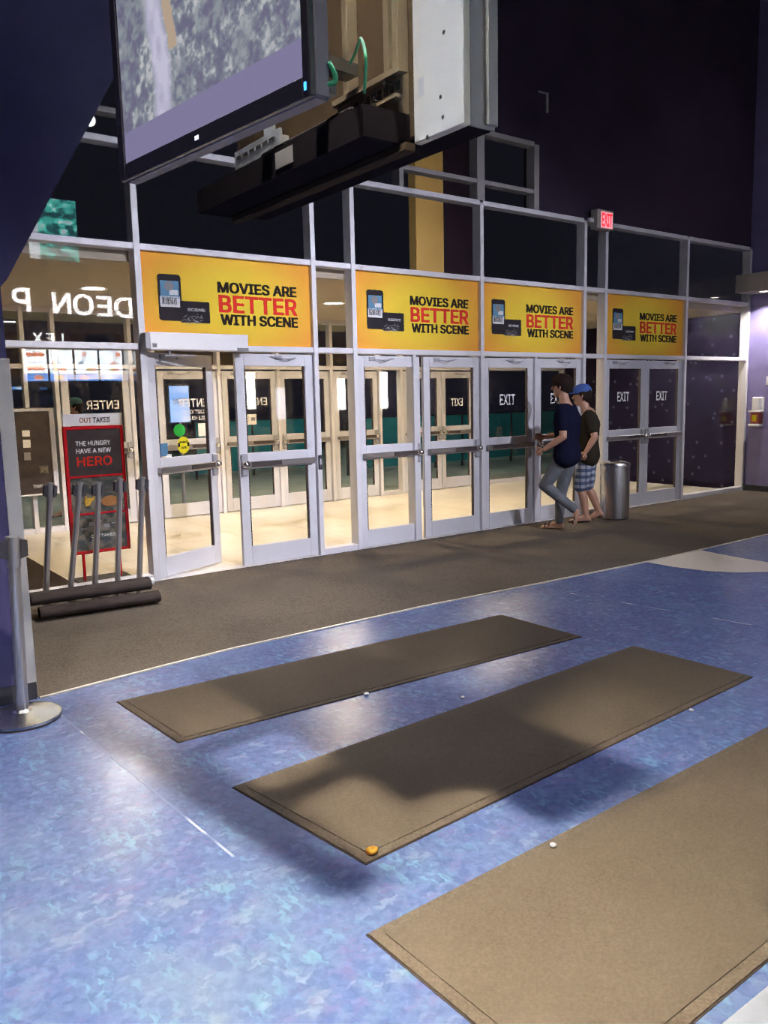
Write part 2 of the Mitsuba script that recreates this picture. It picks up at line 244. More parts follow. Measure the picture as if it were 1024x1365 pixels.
# ------------------------------------------------------------------ doors
def door(key, w, latch, label, y=-0.005, x0=0.0, ang=0.0, hinge=None, bar=True, metal_m='m_door', housing=True, closer=True, decal=None, mirror=False, lever=True):
    """One leaf in its own frame (0..w wide, lobby side at -y), placed at x0, turned about its hinge side by ang degrees."""
    labels[key] = {'label': label, 'category': 'door', 'kind': 'structure'}
    hx = 0.0 if hinge == 'left' or (hinge is None and latch == 'right') else w
    Mx = np.array((T().translate([x0 + hx, y, 0]) @ T().rotate([0, 0, 1], ang) @ T().translate([-hx, 0, 0])).matrix)
    def P(name, m, mt, smooth=False, **k): return part(key, name, tm(m, Mx), mt, smooth, **k)
    s, ft, gt, gm, bm, bt = 0.095, 2.118, 2.0, 1.145, 0.985, 0.205
    P('left_stile', box(0, s, -0.022, 0.022, 0.016, ft, 0.004), metal_m); P('right_stile', box(w - s, w, -0.022, 0.022, 0.016, ft, 0.004), metal_m)
    P('top_rail', box(s, w - s, -0.022, 0.022, gt, ft, 0.003), metal_m); P('middle_rail', box(s, w - s, -0.022, 0.022, bm, gm, 0.003), metal_m); P('bottom_rail', box(s, w - s, -0.022, 0.022, 0.016, bt, 0.003), metal_m)
    for z0, z1 in ((gm, gt), (bt, bm)):
        q = trimesh.Trimesh([[s, 0, z0], [w - s, 0, z0], [w - s, 0, z1], [s, 0, z1]], [[0, 1, 2], [0, 2, 3]], process=False)
        P('pane', q, 'm_glass')
        P('glazing_bead', cat(box(s, s + 0.012, -0.014, 0.014, z0, z1), box(w - s - 0.012, w - s, -0.014, 0.014, z0, z1)), 'm_bar_dark')
    if bar:
        bx = P('push_bar', cat(box(0.04, w - 0.04, -0.085, -0.055, 1.005, 1.062, 0.006), box(0.05, 0.09, -0.06, -0.02, 1.01, 1.057), box(w - 0.09, w - 0.05, -0.06, -0.02, 1.01, 1.057)), 'm_bar_grey')
        a, b = (w * 0.50, w - 0.10) if latch == 'right' else (0.10, w * 0.50)
        m = tm(box(a, b, -0.092, -0.082, 1.012, 1.056, 0.003), Mx); scene[f'{bx}__touch_pad'] = mikit.ply(m, 'm_bar_dark'); labels[f'{bx}__touch_pad'] = {'label': 'dark touch pad of the push bar'}
        if housing:
            c = w - 0.045 if latch == 'right' else 0.045
            P('latch_case', box(c - 0.035, c + 0.035, -0.05, -0.02, 0.92, 1.14, 0.01), 'm_grey_metal'); P('latch_boss', ball((c, -0.075, 1.035), 0.038, n=12), 'm_chrome', True)
    if closer:
        c = 0.30 if latch == 'right' else w - 0.30; d = 1 if latch == 'right' else -1
        P('closer_arm', cat(cyl((c - 0.10 * d, -0.03, 2.085), (c + 0.02 * d, -0.09, 2.065), 0.006, n=8), cyl((c + 0.02 * d, -0.09, 2.065), (c + 0.20 * d, -0.035, 2.095), 0.006, n=8), ball((c + 0.02 * d, -0.09, 2.065), 0.013), box(c - 0.14, c - 0.06, -0.035, -0.02, 2.065, 2.105)), 'm_grey_metal')
    if decal:
        for t, xa, xb, za, zb in decal: P('lettering', text(t, xa, xb, za, zb, -0.0012, 0.001, mirror=mirror), 'm_vinyl_white', label='white glass lettering' )
    return Mx
pairs = [(X8[0], X8[1]), (X8[2], X8[3]), (X8[3], X8[4]), (X8[5], X8[6])]
def leafs(a, b, gap): 
    lo, hi = a + 0.034, b - 0.034; w = (hi - lo - gap) / 2; return (lo, w), (lo + w + gap, w)
EX = [('EXIT', 0.30, 0.57, 1.54, 1.675)]
(xa, w1), (xb, _) = leafs(*pairs[0], 0.006)
door_1M = door('door_1', w1, 'right', 'left leaf of the first door pair, swung slightly open, yellow round sticker on its glass', x0=xa, ang=24)
door('door_2', w1, 'left', 'closed leaf to the right of the open door', x0=xb)
(xa, w3), (xb, _) = leafs(*pairs[1], 0.055)
door('door_3', w3, 'right', 'closed leaf right of the first narrow sidelight', x0=xa); door('door_4', w3, 'right', 'closed leaf below the right half of the second yellow banner', x0=xb)
(xa, w5), (xb, _) = leafs(*pairs[2], 0.055)
door('door_5', w5, 'left', 'closed leaf lettered EXIT just left of the walking men', x0=xa, housing=False, decal=EX); door('door_6', w5, 'left', 'closed leaf lettered EXIT behind the walking men', x0=xb, decal=EX)
(xa, w7), (xb, _) = leafs(*pairs[3], 0.006)
door('door_7', w7, 'right', 'closed leaf lettered EXIT behind the steel bin', x0=xa, decal=EX); door('door_8', w7, 'left', 'rightmost closed leaf lettered EXIT', x0=xb, decal=EX)
D1 = lambda m: tm(m, door_1M)
k = solo('round_sticker', D1(cat(cyl((0.43, -0.004, 1.25), (0.43, -0.0015, 1.25), 0.083, n=28))), 'm_sticker_yellow', 'yellow round sticker on the glass of the open door', 'sticker')
scene[k + '__lettering'] = mikit.ply(D1(cat(text('AUTOMATIC', 0.375, 0.485, 1.270, 1.288, -0.004), text('DOOR', 0.395, 0.465, 1.215, 1.235, -0.004))), 'm_ink')
for a_ in (0.352, 0.482): scene[num(k + '__band')] = mikit.ply(D1(box(a_, a_ + 0.026, -0.006, -0.004, 1.235, 1.272)), 'm_ink')
solo('square_sticker', D1(box(0.115, 0.215, -0.004, -0.0015, 1.16, 1.28)), 'm_sticker_blue', 'blue square sticker at the left edge of the glass of the open door', 'sticker')
solo('paper_sticker', D1(box(0.19, 0.26, -0.004, -0.0015, 1.147, 1.175)), 'm_paper', 'white strip sticker in the lower corner of the glass of the open door', 'sticker')
ob = thing('door_operator', 'long white automatic door operator box over the open door', 'door operator')
part(ob, 'cover', box(0.05, 1.02, -0.19, -0.062, 2.13, 2.285, 0.006), 'm_white'); part(ob, 'end_cap', box(0.01, 0.05, -0.185, -0.062, 2.135, 2.28, 0.006), 'm_grey_metal'); part(ob, 'end_cap', box(0.90, 1.02, -0.192, -0.19, 2.13, 2.16, 0.001), 'm_print_grey'); part(ob, 'badge', box(0.07, 0.11, -0.193, -0.19, 2.15, 2.185, 0.001), 'm_print_grey')
part(ob, 'arm', cat(cyl((0.25, -0.13, 2.13), (0.25, -0.13, 2.085), 0.014, n=10), box(0.2, 0.5, -0.145, -0.115, 2.075, 2.09, 0.004)), 'm_grey_metal')
sb = thing('door_sensor', 'small dark sensor plate on the post right of the second door', 'sensor')
part(sb, 'body', box(X8[1] - 0.022, X8[1] + 0.022, -0.078, -0.06, 0.93, 1.08, 0.004), 'm_dark_plastic'); part(sb, 'plate', box(X8[1] - 0.014, X8[1] + 0.014, -0.081, -0.078, 0.98, 1.04, 0.001), 'm_grey_metal')

# ------------------------------------------------------------------ banners
def banner(i, label):
    x0, x1 = pairs[i][0] + 0.03, pairs[i][1] - 0.03; z0, z1 = H1 + 0.03, H2 - 0.03; W, H = x1 - x0, z1 - z0
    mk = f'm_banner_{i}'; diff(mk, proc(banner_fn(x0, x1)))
    k = thing('advertising_banner', label, 'banner', 'yellow banners over the doors'); y = -0.012
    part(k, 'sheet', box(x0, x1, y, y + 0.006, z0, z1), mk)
    fx = lambda a: x0 + a * W
    fz = lambda a: z1 - a * H
    ph = part(k, 'phone', rrect(fx(.09), fx(.215), fz(.74), fz(.23), .028, y), 'm_phone', label='printed dark phone')
    def sub(p, n, m, mt): q = num(f'{p}__{n}'); scene[q] = mikit.ply(m, mt)
    sub(ph, 'screen', box(fx(.102), fx(.203), y - .004, y - .003, fz(.49), fz(.30)), 'm_print_blue'); sub(ph, 'screen', box(fx(.15), fx(.198), y - .0045, y - .004, fz(.455), fz(.40)), 'm_print_white')
    sub(ph, 'screen', cyl((fx(.15), y - .0045, fz(.36)), (fx(.15), y - .004, fz(.36)), .045, n=18), 'm_print_grey')
    sub(ph, 'label', box(fx(.098), fx(.207), y - .004, y - .003, fz(.59), fz(.47)), 'm_print_white')
    xx = .108; bars = []
    r = np.random.default_rng(3)
    while xx < .19:
        ww = r.uniform(.002, .006); bars.append(box(fx(xx), fx(xx + ww), y - .005, y - .004, fz(.56), fz(.485))); xx += ww + r.uniform(.003, .006)
    sub(ph, 'barcode', cat(bars), 'm_phone')
    cd = part(k, 'card', rrect(fx(.205), fx(.37), fz(.755), fz(.515), .012, y - .003), 'm_phone', label='printed dark membership card')
    sub(cd, 'lettering', text('SCENE', fx(.245), fx(.345), fz(.625), fz(.59), y - .006), 'm_print_white')
    fil = []
    for q in range(26):
        a = r.uniform(0, 6.28); cx, cz = fx(.205 + .12 * r.random()), fz(.66 + .12 * r.random()); l = r.uniform(.01, .03)
        fil.append(cyl((cx - l * math.cos(a), y - .007, cz - l * math.sin(a)), (cx + l * math.cos(a), y - .007, cz + l * math.sin(a)), .0016, n=5))
    sub(cd, 'flourish', cat(fil), 'm_print_white')
    hv = lambda *a: cat(*[tm(text(*a), T().translate([q, 0, 0]).matrix) for q in (-.004, .0, .004)])
    part(k, 'lettering', hv('MOVIES ARE', fx(.425), fx(.91), fz(.395), fz(.27), y, .003), 'm_ink', label='black printed words MOVIES ARE')
    part(k, 'lettering', hv('BETTER', fx(.428), fx(.91), fz(.62), fz(.42), y, .003), 'm_red_ink', label='red printed word BETTER')
    part(k, 'lettering', hv('WITH SCENE', fx(.435), fx(.912), fz(.765), fz(.64), y, .003), 'm_ink', label='black printed words WITH SCENE')
banner(0, 'yellow banner over the open door, leftmost of the four MOVIES ARE BETTER banners')
banner(1, 'yellow banner right of the first narrow sidelight, second of the four from the left')
banner(2, 'yellow banner above the two walking men, third of the four from the left')
banner(3, 'yellow banner over the right exit doors below the exit sign, rightmost of the four')

# ------------------------------------------------------------------ vestibule
Y2 = 3.9
vf = solo('vestibule_floor', box(XL - 0.6, 10.3, 0.08, Y2 + 0.1, -0.1, 0.0), 'm_tile', 'cream tiled floor of the vestibule', kind='structure')
vm = solo('vestibule_mat', box(-2.2, -0.61, 0.15, 2.1, 0.0, 0.008), 'm_rubber', 'dark grey walk off mat on the vestibule floor behind the sign stand', 'mat')
solo('vestibule_ceiling', box(XL - 0.6, 10.3, 0.08, 5.6, 2.92, 3.03), 'm_tan_ceiling', 'tan ceiling of the vestibule', kind='structure')
solo('wall_right_vestibule', box(10.215, 10.35, 0.08, Y2 + 0.1, 0.0, 2.92), 'm_star_wall', 'dark star patterned side wall of the vestibule', kind='structure')
solo('wall_left_vestibule', box(XL - 0.7, XL - 0.6, 0.2, Y2 + 0.1, 0.0, 2.92), 'm_tan_ceiling', 'left side wall of the vestibule', kind='structure')
for (x, y, lab) in ((0.24, 1.88, 'round downlight in the tan ceiling above the lit letters, seen through the left window'), (3.37, 1.88, 'upper round downlight seen through the first narrow sidelight'), (6.5, 1.88, 'round downlight in the vestibule ceiling hidden behind the third yellow banner'), (5.01, 4.34, 'lower round downlight seen through the first narrow sidelight')):
    k = thing('downlight', lab, 'ceiling light', 'vestibule downlights')
    part(k, 'trim_ring', lathe([(0.115, 0), (0.15, 0), (0.15, -0.008), (0.115, -0.004), (0.115, 0)], (x, y, 2.92)), 'm_white', 30)
    scene[k + '__diffuser'] = mikit.ply(tm(trimesh.creation.cylinder(radius=0.115, height=0.004, sections=24), T().translate([x, y, 2.9165]).matrix), 'm_white', emitter=emit((1.0, 0.80, 0.52), VEST, 1.0))
wo = thing('wall_outer', 'outer glazed wall of the vestibule', kind='structure')
def om(x0, x1, z0=0.0, z1=2.92, h=0.0): part(wo, 'mullion', box(x0, x1, Y2 - 0.06, Y2 + 0.06, z0, z1, 0.004), 'm_frame')
def ot(x0, x1, z0, z1): part(wo, 'transom', box(x0, x1, Y2 - 0.055, Y2 + 0.055, z0, z1, 0.004), 'm_frame')
OD = [(0.36, 1.27), (1.67, 2.58), (2.66, 3.575), (3.635, 4.55), (4.64, 5.52), (6.06, 6.94), (6.95, 7.72)]
ops = [-2.9, -0.08, 0.30, 1.30, 1.62, 2.61, 3.605, 4.59, 5.56, 6.02, 7.76, 10.19]
for x in ops: om(x - 0.028, x + 0.028)
for a, b in zip(ops, ops[1:]): ot(a + 0.028, b - 0.028, 2.14, 2.20); ot(a + 0.028, b - 0.028, 2.86, 2.92)
def opane(a, b, z0, z1): part(wo, 'pane', trimesh.Trimesh([[a, Y2, z0], [b, Y2, z0], [b, Y2, z1], [a, Y2, z1]], [[0, 1, 2], [0, 2, 3]], process=False), 'm_glass')
for a, b in zip(ops, ops[1:]):
    opane(a + .02, b - .02, 2.19, 2.87)
    if not any(a < (c + d) / 2 < b for c, d in OD): opane(a + .02, b - .02, 0.06, 2.15); ot(a + 0.028, b - 0.028, 0.0, 0.07)
EN = [('ENTER', 0.32, 0.76, 1.60, 1.72)]
od = [('right', 'first outer door beyond the sign stand, mirrored ENTER on its glass', EN),
      ('right', 'outer door seen through the open door, mirrored ENTER and ticket words on its glass', EN + [('TICKET KIOSK', 0.36, 0.76, 1.50, 1.56), ('MOBILE HOLDERS', 0.36, 0.80, 1.41, 1.47)]),
      ('right', 'outer door seen through the second door, white notice on its glass', EN),
      ('left', 'outer door just right of the one with the white notice', None),
      ('right', 'outer door seen through the first narrow sidelight and third door', None),
      ('right', 'outer door seen through the fourth door, left of its pair', None),
      ('left', 'outer door seen through the fourth door with mirrored EXIT on its glass', [('EXIT', 0.24, 0.53, 1.50, 1.64)])]
for i, ((a, b), (lt, lb, dc)) in enumerate(zip(OD, od)):
    door(f'door_{9 + i}', b - a, lt, lb, x0=a, y=Y2, decal=dc, mirror=True, metal_m='m_door')
def notice(name, x0, x1, z0, z1, m, label, y=Y2 - 0.006, prints=()):
    k = solo(name, box(x0, x1, y - 0.002, y, z0, z1), m, label, 'notice')
    for (a, b, c, d, pm) in prints: q = num(k + '__print'); scene[q] = mikit.ply(box(a, b, y - 0.003, y - 0.002, c, d), pm)
notice('paper_notice', 0.80, 1.14, 1.29, 1.54, 'm_paper', 'white paper notice on the outer door left of the open door', prints=[(0.98, 1.12, 1.36, 1.44, 'm_print_grey'), (1.0, 1.10, 1.375, 1.425, 'm_paper')])
notice('paper_notice', 3.02, 3.22, 1.31, 1.47, 'm_paper', 'white paper notice on the outer door behind the second door', prints=[(3.13, 3.20, 1.37, 1.42, 'm_print_grey')])
notice('paper_notice', 2.26, 2.46, 1.17, 1.36, 'm_paper', 'white paper notice low on the outer door behind the open door')
solo('round_sticker', cyl((1.97, Y2 - 0.008, 1.27), (1.97, Y2 - 0.004, 1.27), 0.09, n=24), 'm_sticker_green', 'green round sticker on the outer door behind the open door', 'sticker')
kb = thing('poster_case', 'dark poster in a chrome frame hung on the outer glazing left of the sign stand', 'poster')
kx0, kx1, kz0, kz1, ky = -0.62, 0.19, 0.52, 1.64, Y2 - 0.22
part(kb, 'backing', box(kx0, kx1, ky, ky + 0.06, kz0, kz1, 0.006), 'm_dark_plastic')
for n_, bb in (('side_frame', (kx1 - 0.07, kx1, kz0, kz1)), ('side_frame', (kx0, kx0 + 0.07, kz0, kz1)), ('top_frame', (kx0, kx1, kz1 - 0.05, kz1)), ('bottom_frame', (kx0, kx1, kz0, kz0 + 0.03))): part(kb, n_, box(bb[0], bb[1], ky - 0.03, ky + 0.0, bb[2], bb[3], 0.008), 'm_chrome')
part(kb, 'sheet', box(kx0 + 0.07, kx1 - 0.07, ky - 0.004, ky, kz0 + 0.03, kz1 - 0.05), 'm_poster', label='dark poster sheet')
for (a, b, c, d, m_) in ((-0.21, -0.12, 1.28, 1.36, 'm_print_white'), (-0.21, -0.12, 1.14, 1.24, 'm_print_white'), (-0.21, -0.13, 0.98, 1.08, 'm_print_grey'), (-0.04, 0.07, 0.80, 0.90, 'm_poster_pic')): part(kb, 'print', box(a, b, ky - 0.006, ky - 0.004, c, d), m_)  # pale left patches are a reflected glow painted onto the sheet
part(kb, 'lettering', text('TIMEPLAY', -0.13, 0.07, 0.62, 0.66, ky - 0.004, 0.002), 'm_print_white'); [part(kb, 'bracket', box(a_, b_, ky + 0.06, c_, 0.9, 0.96), 'm_grey_metal') for a_, b_, c_ in ((-0.5, -0.44, Y2), (-0.08, -0.05, Y2 - 0.06))]

# sign stand in the vestibule
ss = thing('sign_stand', 'red framed black poster stand behind the row of stanchion posts', 'sign stand'); sy = 0.38
part(ss, 'panel', box(-0.585, -0.075, sy, sy + 0.02, 0.30, 1.44), 'm_dark_plastic')
for n_, bb in (('side_frame', (-0.605, -0.575, 0.27, 1.46)), ('side_frame', (-0.085, -0.055, 0.27, 1.46)), ('top_frame', (-0.575, -0.085, 1.43, 1.46)), ('bottom_frame', (-0.575, -0.085, 0.27, 0.30)), ('cross_bar', (-0.575, -0.085, 0.985, 1.005)), ('cross_bar', (-0.575, -0.085, 0.635, 0.655))): part(ss, n_, box(bb[0], bb[1], sy - 0.015, sy + 0.025, bb[2], bb[3], 0.004), 'm_red_frame', label='red frame bar')
part(ss, 'poster', box(-0.575, -0.085, sy - 0.004, sy, 1.005, 1.43), 'm_poster', label='black poster with the words THE HUNGRY HAVE A NEW HERO'); part(ss, 'poster', box(-0.575, -0.085, sy - 0.004, sy, 0.655, 0.985), 'm_poster_pic', label='poster photograph of burgers and fries'); part(ss, 'poster', box(-0.575, -0.085, sy - 0.004, sy, 0.30, 0.635), 'm_poster_pic', label='dark poster photograph')
part(ss, 'lettering', cat(text('THE HUNGRY', -0.50, -0.18, 1.28, 1.325, sy - 0.004), text('HAVE A NEW', -0.50, -0.18, 1.21, 1.255, sy - 0.004)), 'm_print_white'); part(ss, 'lettering', text('HERO', -0.50, -0.175, 1.09, 1.18, sy - 0.004), 'm_hero', label='red printed word HERO')
part(ss, 'print', cat(*[cyl((-0.44 + 0.02 * math.cos(i), sy - 0.006, 0.72 + 0.012 * (i % 4)), (-0.40 + 0.05 * math.sin(i * 2.1), sy - 0.006, 0.79 + 0.01 * (i % 3)), 0.012, n=6) for i in range(9)]), 'm_fries'); part(ss, 'print', tm(ball((0, 0, 0), 0.085, (1, 0.05, 0.62)), T().translate([-0.22, sy - 0.006, 0.75]).matrix), 'm_bun', True)
[part(ss, 'print', box(-0.50 + 0.07 * i, -0.45 + 0.07 * i, sy - 0.006, sy - 0.004, 0.50 + 0.03 * (i % 3), 0.515 + 0.03 * (i % 3) + 0.02 * (i % 2)), 'm_print_grey') for i in range(5)]; part(ss, 'lettering', text('OUTTAKES', -0.42, -0.19, 0.415, 0.445, sy - 0.004), 'm_print_white')
part(ss, 'header', box(-0.60, -0.06, sy - 0.004, sy + 0.016, 1.465, 1.575, 0.003), 'm_paper', label='pale header strip'); part(ss, 'lettering', text('OUT', -0.45, -0.34, 1.49, 1.54, sy - 0.004), 'm_bun'); part(ss, 'lettering', text('TAKES', -0.33, -0.17, 1.49, 1.54, sy - 0.004), 'm_ink')
for x in (-0.50, -0.16): part(ss, 'leg', cyl((x, sy + 0.01, 0.01), (x, sy + 0.01, 0.28), 0.014, n=12), 'm_red_frame', 30)
part(ss, 'base', box(-0.58, -0.08, sy - 0.13, sy + 0.17, 0.008, 0.022, 0.004), 'm_black')

# ------------------------------------------------------------------ outside
solo('pavement', box(-14, 30, Y2 + 0.06, 34, -0.14, -0.012), 'm_pavement', 'grey green pavement outside the doors', kind='structure')
def screen(i, a, b, y):
    k = thing('patio_screen', 'teal patio windscreen panel outside, in the run nearer to the doors' if y < 8 else 'teal patio windscreen panel outside, in the run farther from the doors', 'screen', 'nearer teal windscreen panels' if y < 8 else 'farther teal windscreen panels')
    part(k, 'panel', box(a + .02, b - .02, y, y + 0.02, 0.12, 1.24), 'm_teal'); part(k, 'post', box(a - .02, a + .02, y - .02, y + .04, -.012, 1.27, 0.004), 'm_black'); part(k, 'rail', box(a + .02, b - .02, y - .01, y + .03, 1.24, 1.27, 0.004), 'm_black')
for i in range(8): screen(i, 7.4 + 0.85 * i, 8.25 + 0.85 * i, 7.6)
for i in range(4): screen(i, 4.6 + 0.7 * i, 5.3 + 0.7 * i, 9.4)
py = thing('clad_pylon', 'yellow clad pillar standing on the vestibule roof, seen through the upper glass', 'pillar')
part(py, 'cladding', box(6.16, 6.77, 3.55, 3.75, 3.03, 8.0, 0.01), 'm_yellow_clad'); part(py, 'side_cladding', box(6.78, 7.6, 3.6, 3.75, 3.03, 8.0, 0.01), 'm_upper_wall', label='dark half of the pillar')
scene['pylon_light'] = {'type': 'spot', 'to_world': T().look_at(origin=[5.6, 1.0, 3.3], target=[6.4, 3.45, 4.3], up=[0, 0, 1]), 'cutoff_angle': 40, 'beam_width': 25, 'intensity': rgb([13, 11, 9])}
scene['street_light'] = {'type': 'spot', 'to_world': T().look_at(origin=[9, 14, 8], target=[7, 8, 0], up=[0, 1, 0.1]), 'cutoff_angle': 75, 'beam_width': 55, 'intensity': rgb([36, 46, 40])}
scene['street_light_low'] = {'type': 'spot', 'to_world': T().look_at(origin=[6.5, 5.9, 6], target=[8.5, 7.6, 0.5], up=[0, 1, 0.1]), 'cutoff_angle': 70, 'beam_width': 50, 'intensity': rgb([17, 22, 23])}
scene['added_light_left'] = {'type': 'spot', 'to_world': T().look_at(origin=[2.2, 7.5, 5.5], target=[0.9, 5.3, 0.8], up=[0, 1, 0.1]), 'cutoff_angle': 45, 'beam_width': 30, 'intensity': rgb([15, 18, 15])}  # added lamp, put in only to light the person outside
ls = thing('screen_reflection', 'blue reflection of a lobby screen, built as a lit panel outside the outer doors', 'sign')  # mirrored blue screen modelled as a glowing panel on an added post
lsp = part(ls, 'face', box(2.30, 2.62, 5.0, 5.02, 1.36, 1.93), 'm_white', label='bright blue face'); scene[lsp]['emitter'] = emit((0.05, 0.32, 0.85), 1.1)
part(ls, 'lettering', text('PAN', 2.36, 2.58, 1.64, 1.74, 5.0, 0.004, mirror=True), 'm_white'); part(ls, 'post', cyl((2.46, 5.04, -0.012), (2.46, 5.04, 1.4), 0.03), 'm_grey_metal', 30); part(ls, 'cabinet', box(2.27, 2.65, 5.02, 5.09, 1.33, 1.96, 0.006), 'm_dark_plastic'); part(ls, 'base', box(2.26, 2.66, 4.9, 5.18, -0.012, 0.01, 0.003), 'm_dark_plastic')

# ------------------------------------------------------------------ lobby shell and what the glass mirrors
solo('wall_back', box(-8, 16, -9.8, -9.6, 0, 9.0), 'm_lobby_dark', 'dark back wall of the lobby', kind='structure')
solo('wall_left', box(-8.2, -8, -9.8, 0.0, 0, 9.0), 'm_lobby_dark', 'dark left wall of the lobby', kind='structure')
solo('wall_far_right', box(16, 16.2, -9.8, 0.0, 0, 9.0), 'm_lobby_dark', 'dark far right wall of the lobby', kind='structure')
solo('ceiling', box(-8.2, 16.2, -9.8, 0.2, 9.0, 9.2), 'm_lobby_dark', 'dark lobby ceiling', kind='structure')
solo('wall_right', box(10.2, 10.4, -3.0, -0.02, 0, 9.0), 'm_purple_wall', 'purple side wall right of the doors', kind='structure')
solo('baseboard_right', box(10.17, 10.2, -3.0, -0.06, 0.0, 0.10, 0.003), 'm_skirting', 'dark baseboard of the purple side wall', kind='structure')
sf = solo('soffit', box(9.72, 10.2, -3.0, -0.065, 3.19, 3.46), 'm_soffit', 'grey ceiling soffit along the purple side wall', kind='structure')
dl = thing('downlight', 'small downlight in the grey soffit by the right edge of the picture', 'ceiling light')
part(dl, 'trim_ring', lathe([(0.06, 0), (0.08, 0), (0.08, -0.006), (0.06, -0.004), (0.06, 0)], (9.93, -0.42, 3.19)), 'm_white', 30)
scene[dl + '__diffuser'] = mikit.ply(tm(trimesh.creation.cylinder(radius=0.06, height=0.004, sections=20), T().translate([9.93, -0.42, 3.187]).matrix), 'm_white', emitter=emit((1.0, 0.90, 0.80), 12))
spot('soffit_light', (9.84, -0.50, 3.17), (9.95, -0.50, 0.0), 19.0, (1.0, 0.92, 0.86), 65, 45)
for i, (p, t, I, co, be, c) in enumerate(LAMPS):
    spot(f'lobby_spot_{i}', p, t, I, c, co, be)
    k = thing('ceiling_spotlight', 'black ceiling spotlight of the lobby, above the picture', 'ceiling light', 'lobby ceiling spotlights')
    d = (np.array(t) - np.array(p)) / np.linalg.norm(np.array(t) - np.array(p)); q = np.array(p) - 0.02 * d
    part(k, 'housing', cyl(q - 0.22 * d, q - 0.02 * d, 0.055, 0.075, 20), 'm_black', 30); part(k, 'stem', cyl(q - 0.12 * d, (q[0] - 0.12 * d[0], q[1] - 0.12 * d[1], 9.0), 0.014), 'm_black', 30)
dn = np.array(DOWN_AIM) - np.array(DOWN_POS); dn = dn / np.linalg.norm(dn); DP = np.array(DOWN_POS)
k = thing('ceiling_downlight', 'deep white ceiling downlight above the hanging screens, above the picture', 'ceiling light')
sn = lathe([(0.14, 0.0), (0.15, 0.0), (0.15, 0.50), (0.0, 0.50), (0.0, 0.49), (0.14, 0.49), (0.14, 0.0)], n=32); AL = trimesh.geometry.align_vectors([0, 0, 1], -dn); AL[:3, 3] = DP
part(k, 'housing', tm(sn, AL), 'm_black'); part(k, 'stem', cyl(DP - dn * 0.5, (*(DP - dn * 0.5)[:2], 9.01), 0.02), 'm_black', 30)
ds = tm(trimesh.creation.cylinder(radius=0.13, height=0.004, sections=28), AL @ np.array(T().translate([0, 0, 0.29]).matrix)); scene[k + '__lamp'] = mikit.ply(ds, 'm_white', emitter=emit((1.15, 1.0, 0.74), DOWN_L, 1.5))
k = thing('pendant_lamp', 'small bright lamp under the lobby ceiling, mirrored in the upper glass', 'ceiling light')
part(k, 'stem', cyl((1.25, -4.7, 5.68), (1.25, -4.7, 9.0), 0.012), 'm_black'); scene[k + '__bulb'] = mikit.ply(ball((1.25, -4.7, 5.6), 0.075), 'm_white', smooth=True, emitter=emit((1, 0.93, 0.82), 45))
by = -9.45
lg = thing('wall_sign', 'large white lit letters on the back wall, mirrored in the left window', 'sign')
def glow(k, mesh, c, kk=1.0, m='m_white'): scene[k] = mikit.ply(mesh, m, emitter=emit(c, kk))
for ch, a, b, z0, z1 in (('D', 3.03, 3.42, 3.42, 3.83), ('E', 2.68, 2.98, 3.43, 3.83), ('O', 2.22, 2.62, 3.43, 3.85), ('N', 1.83, 2.18, 3.45, 3.85), ('P', 1.10, 1.43, 3.46, 3.90),
                         ('L', 1.88, 1.99, 2.87, 3.07), ('E', 1.67, 1.81, 2.87, 3.07), ('X', 1.42, 1.60, 2.87, 3.07)):
    glow(num(lg + '__letter'), text(ch, a, b, z0, z1, by, 0.03, mirror=True, face=1), (0.95, 0.97, 1.0), 13)
[part(lg, 'rail', box(0.9, 3.5, by - .04, by - .01, z, z + .02), 'm_black') for z in (3.40, 2.845)]
[part(lg, 'bracket', box(x, x + .03, -9.6, by - .04, z, z + .03), 'm_black') for x in (1.0, 2.2, 3.4) for z in (2.84, 3.395)]
r = np.random.default_rng(11)
for i, (a, b) in enumerate(((1.23, 1.66), (1.70, 2.15), (2.19, 2.64), (2.68, 3.14), (3.18, 3.62))):
    k = thing('menu_board', ('leftmost lit menu board mirrored in the left window, red round dishes', 'second lit menu board mirrored in the left window', 'third lit menu board mirrored in the left window, with a brown cup', 'fourth lit menu board mirrored in the left window, with three cups', 'rightmost menu board mirrored beside the first post')[i], 'menu board', 'lit menu boards')
    bo = 9.0 if i < 4 else 2.5
    glow(k + '__screen', box(a, b, -9.50, -9.49, 2.30, 2.76), (0.86, 0.95, 1.0), bo * 1.6)
    glow(k + '__blue_strip', box(a, b, -9.50, -9.49, 2.15, 2.295), (0.12, 0.35, 0.95), bo)
    part(k, 'case', box(a - .015, b + .015, -9.6, -9.505, 2.13, 2.78, 0.004), 'm_black')
    for _ in range(6 if i == 0 else 4):
        x = a + .05 + (b - a - .1) * ((_ % 3) + .5) / 3; z = 2.66 if _ < 3 else 2.40
        if i: x, z = r.uniform(a + .08, b - .08), r.choice([2.68, 2.5, 2.38])
        glow(num(k + '__print'), tm(ball((0, 0, 0), 1, (.055, .006, .045)), T().translate([x, -9.486, z]).matrix), [(0.75, 0.22, 0.12), (0.5, 0.3, 0.12), (0.8, 0.35, 0.3), (0.2, 0.35, 0.5)][r.integers(4) if i else 0], bo)
    glow(num(k + '__print'), tm(ball((0, 0, 0), 1, (.09, .006, .05)), T().translate([(a + b) / 2 - .06 + .1 * (i == 0), -9.486, 2.22]).matrix), [(0.85, 0.3, 0.15), (0.9, 0.55, 0.2), (0.9, 0.5, 0.6), (0.7, 0.85, 1.0), (.5, .3, .2)][i], bo)
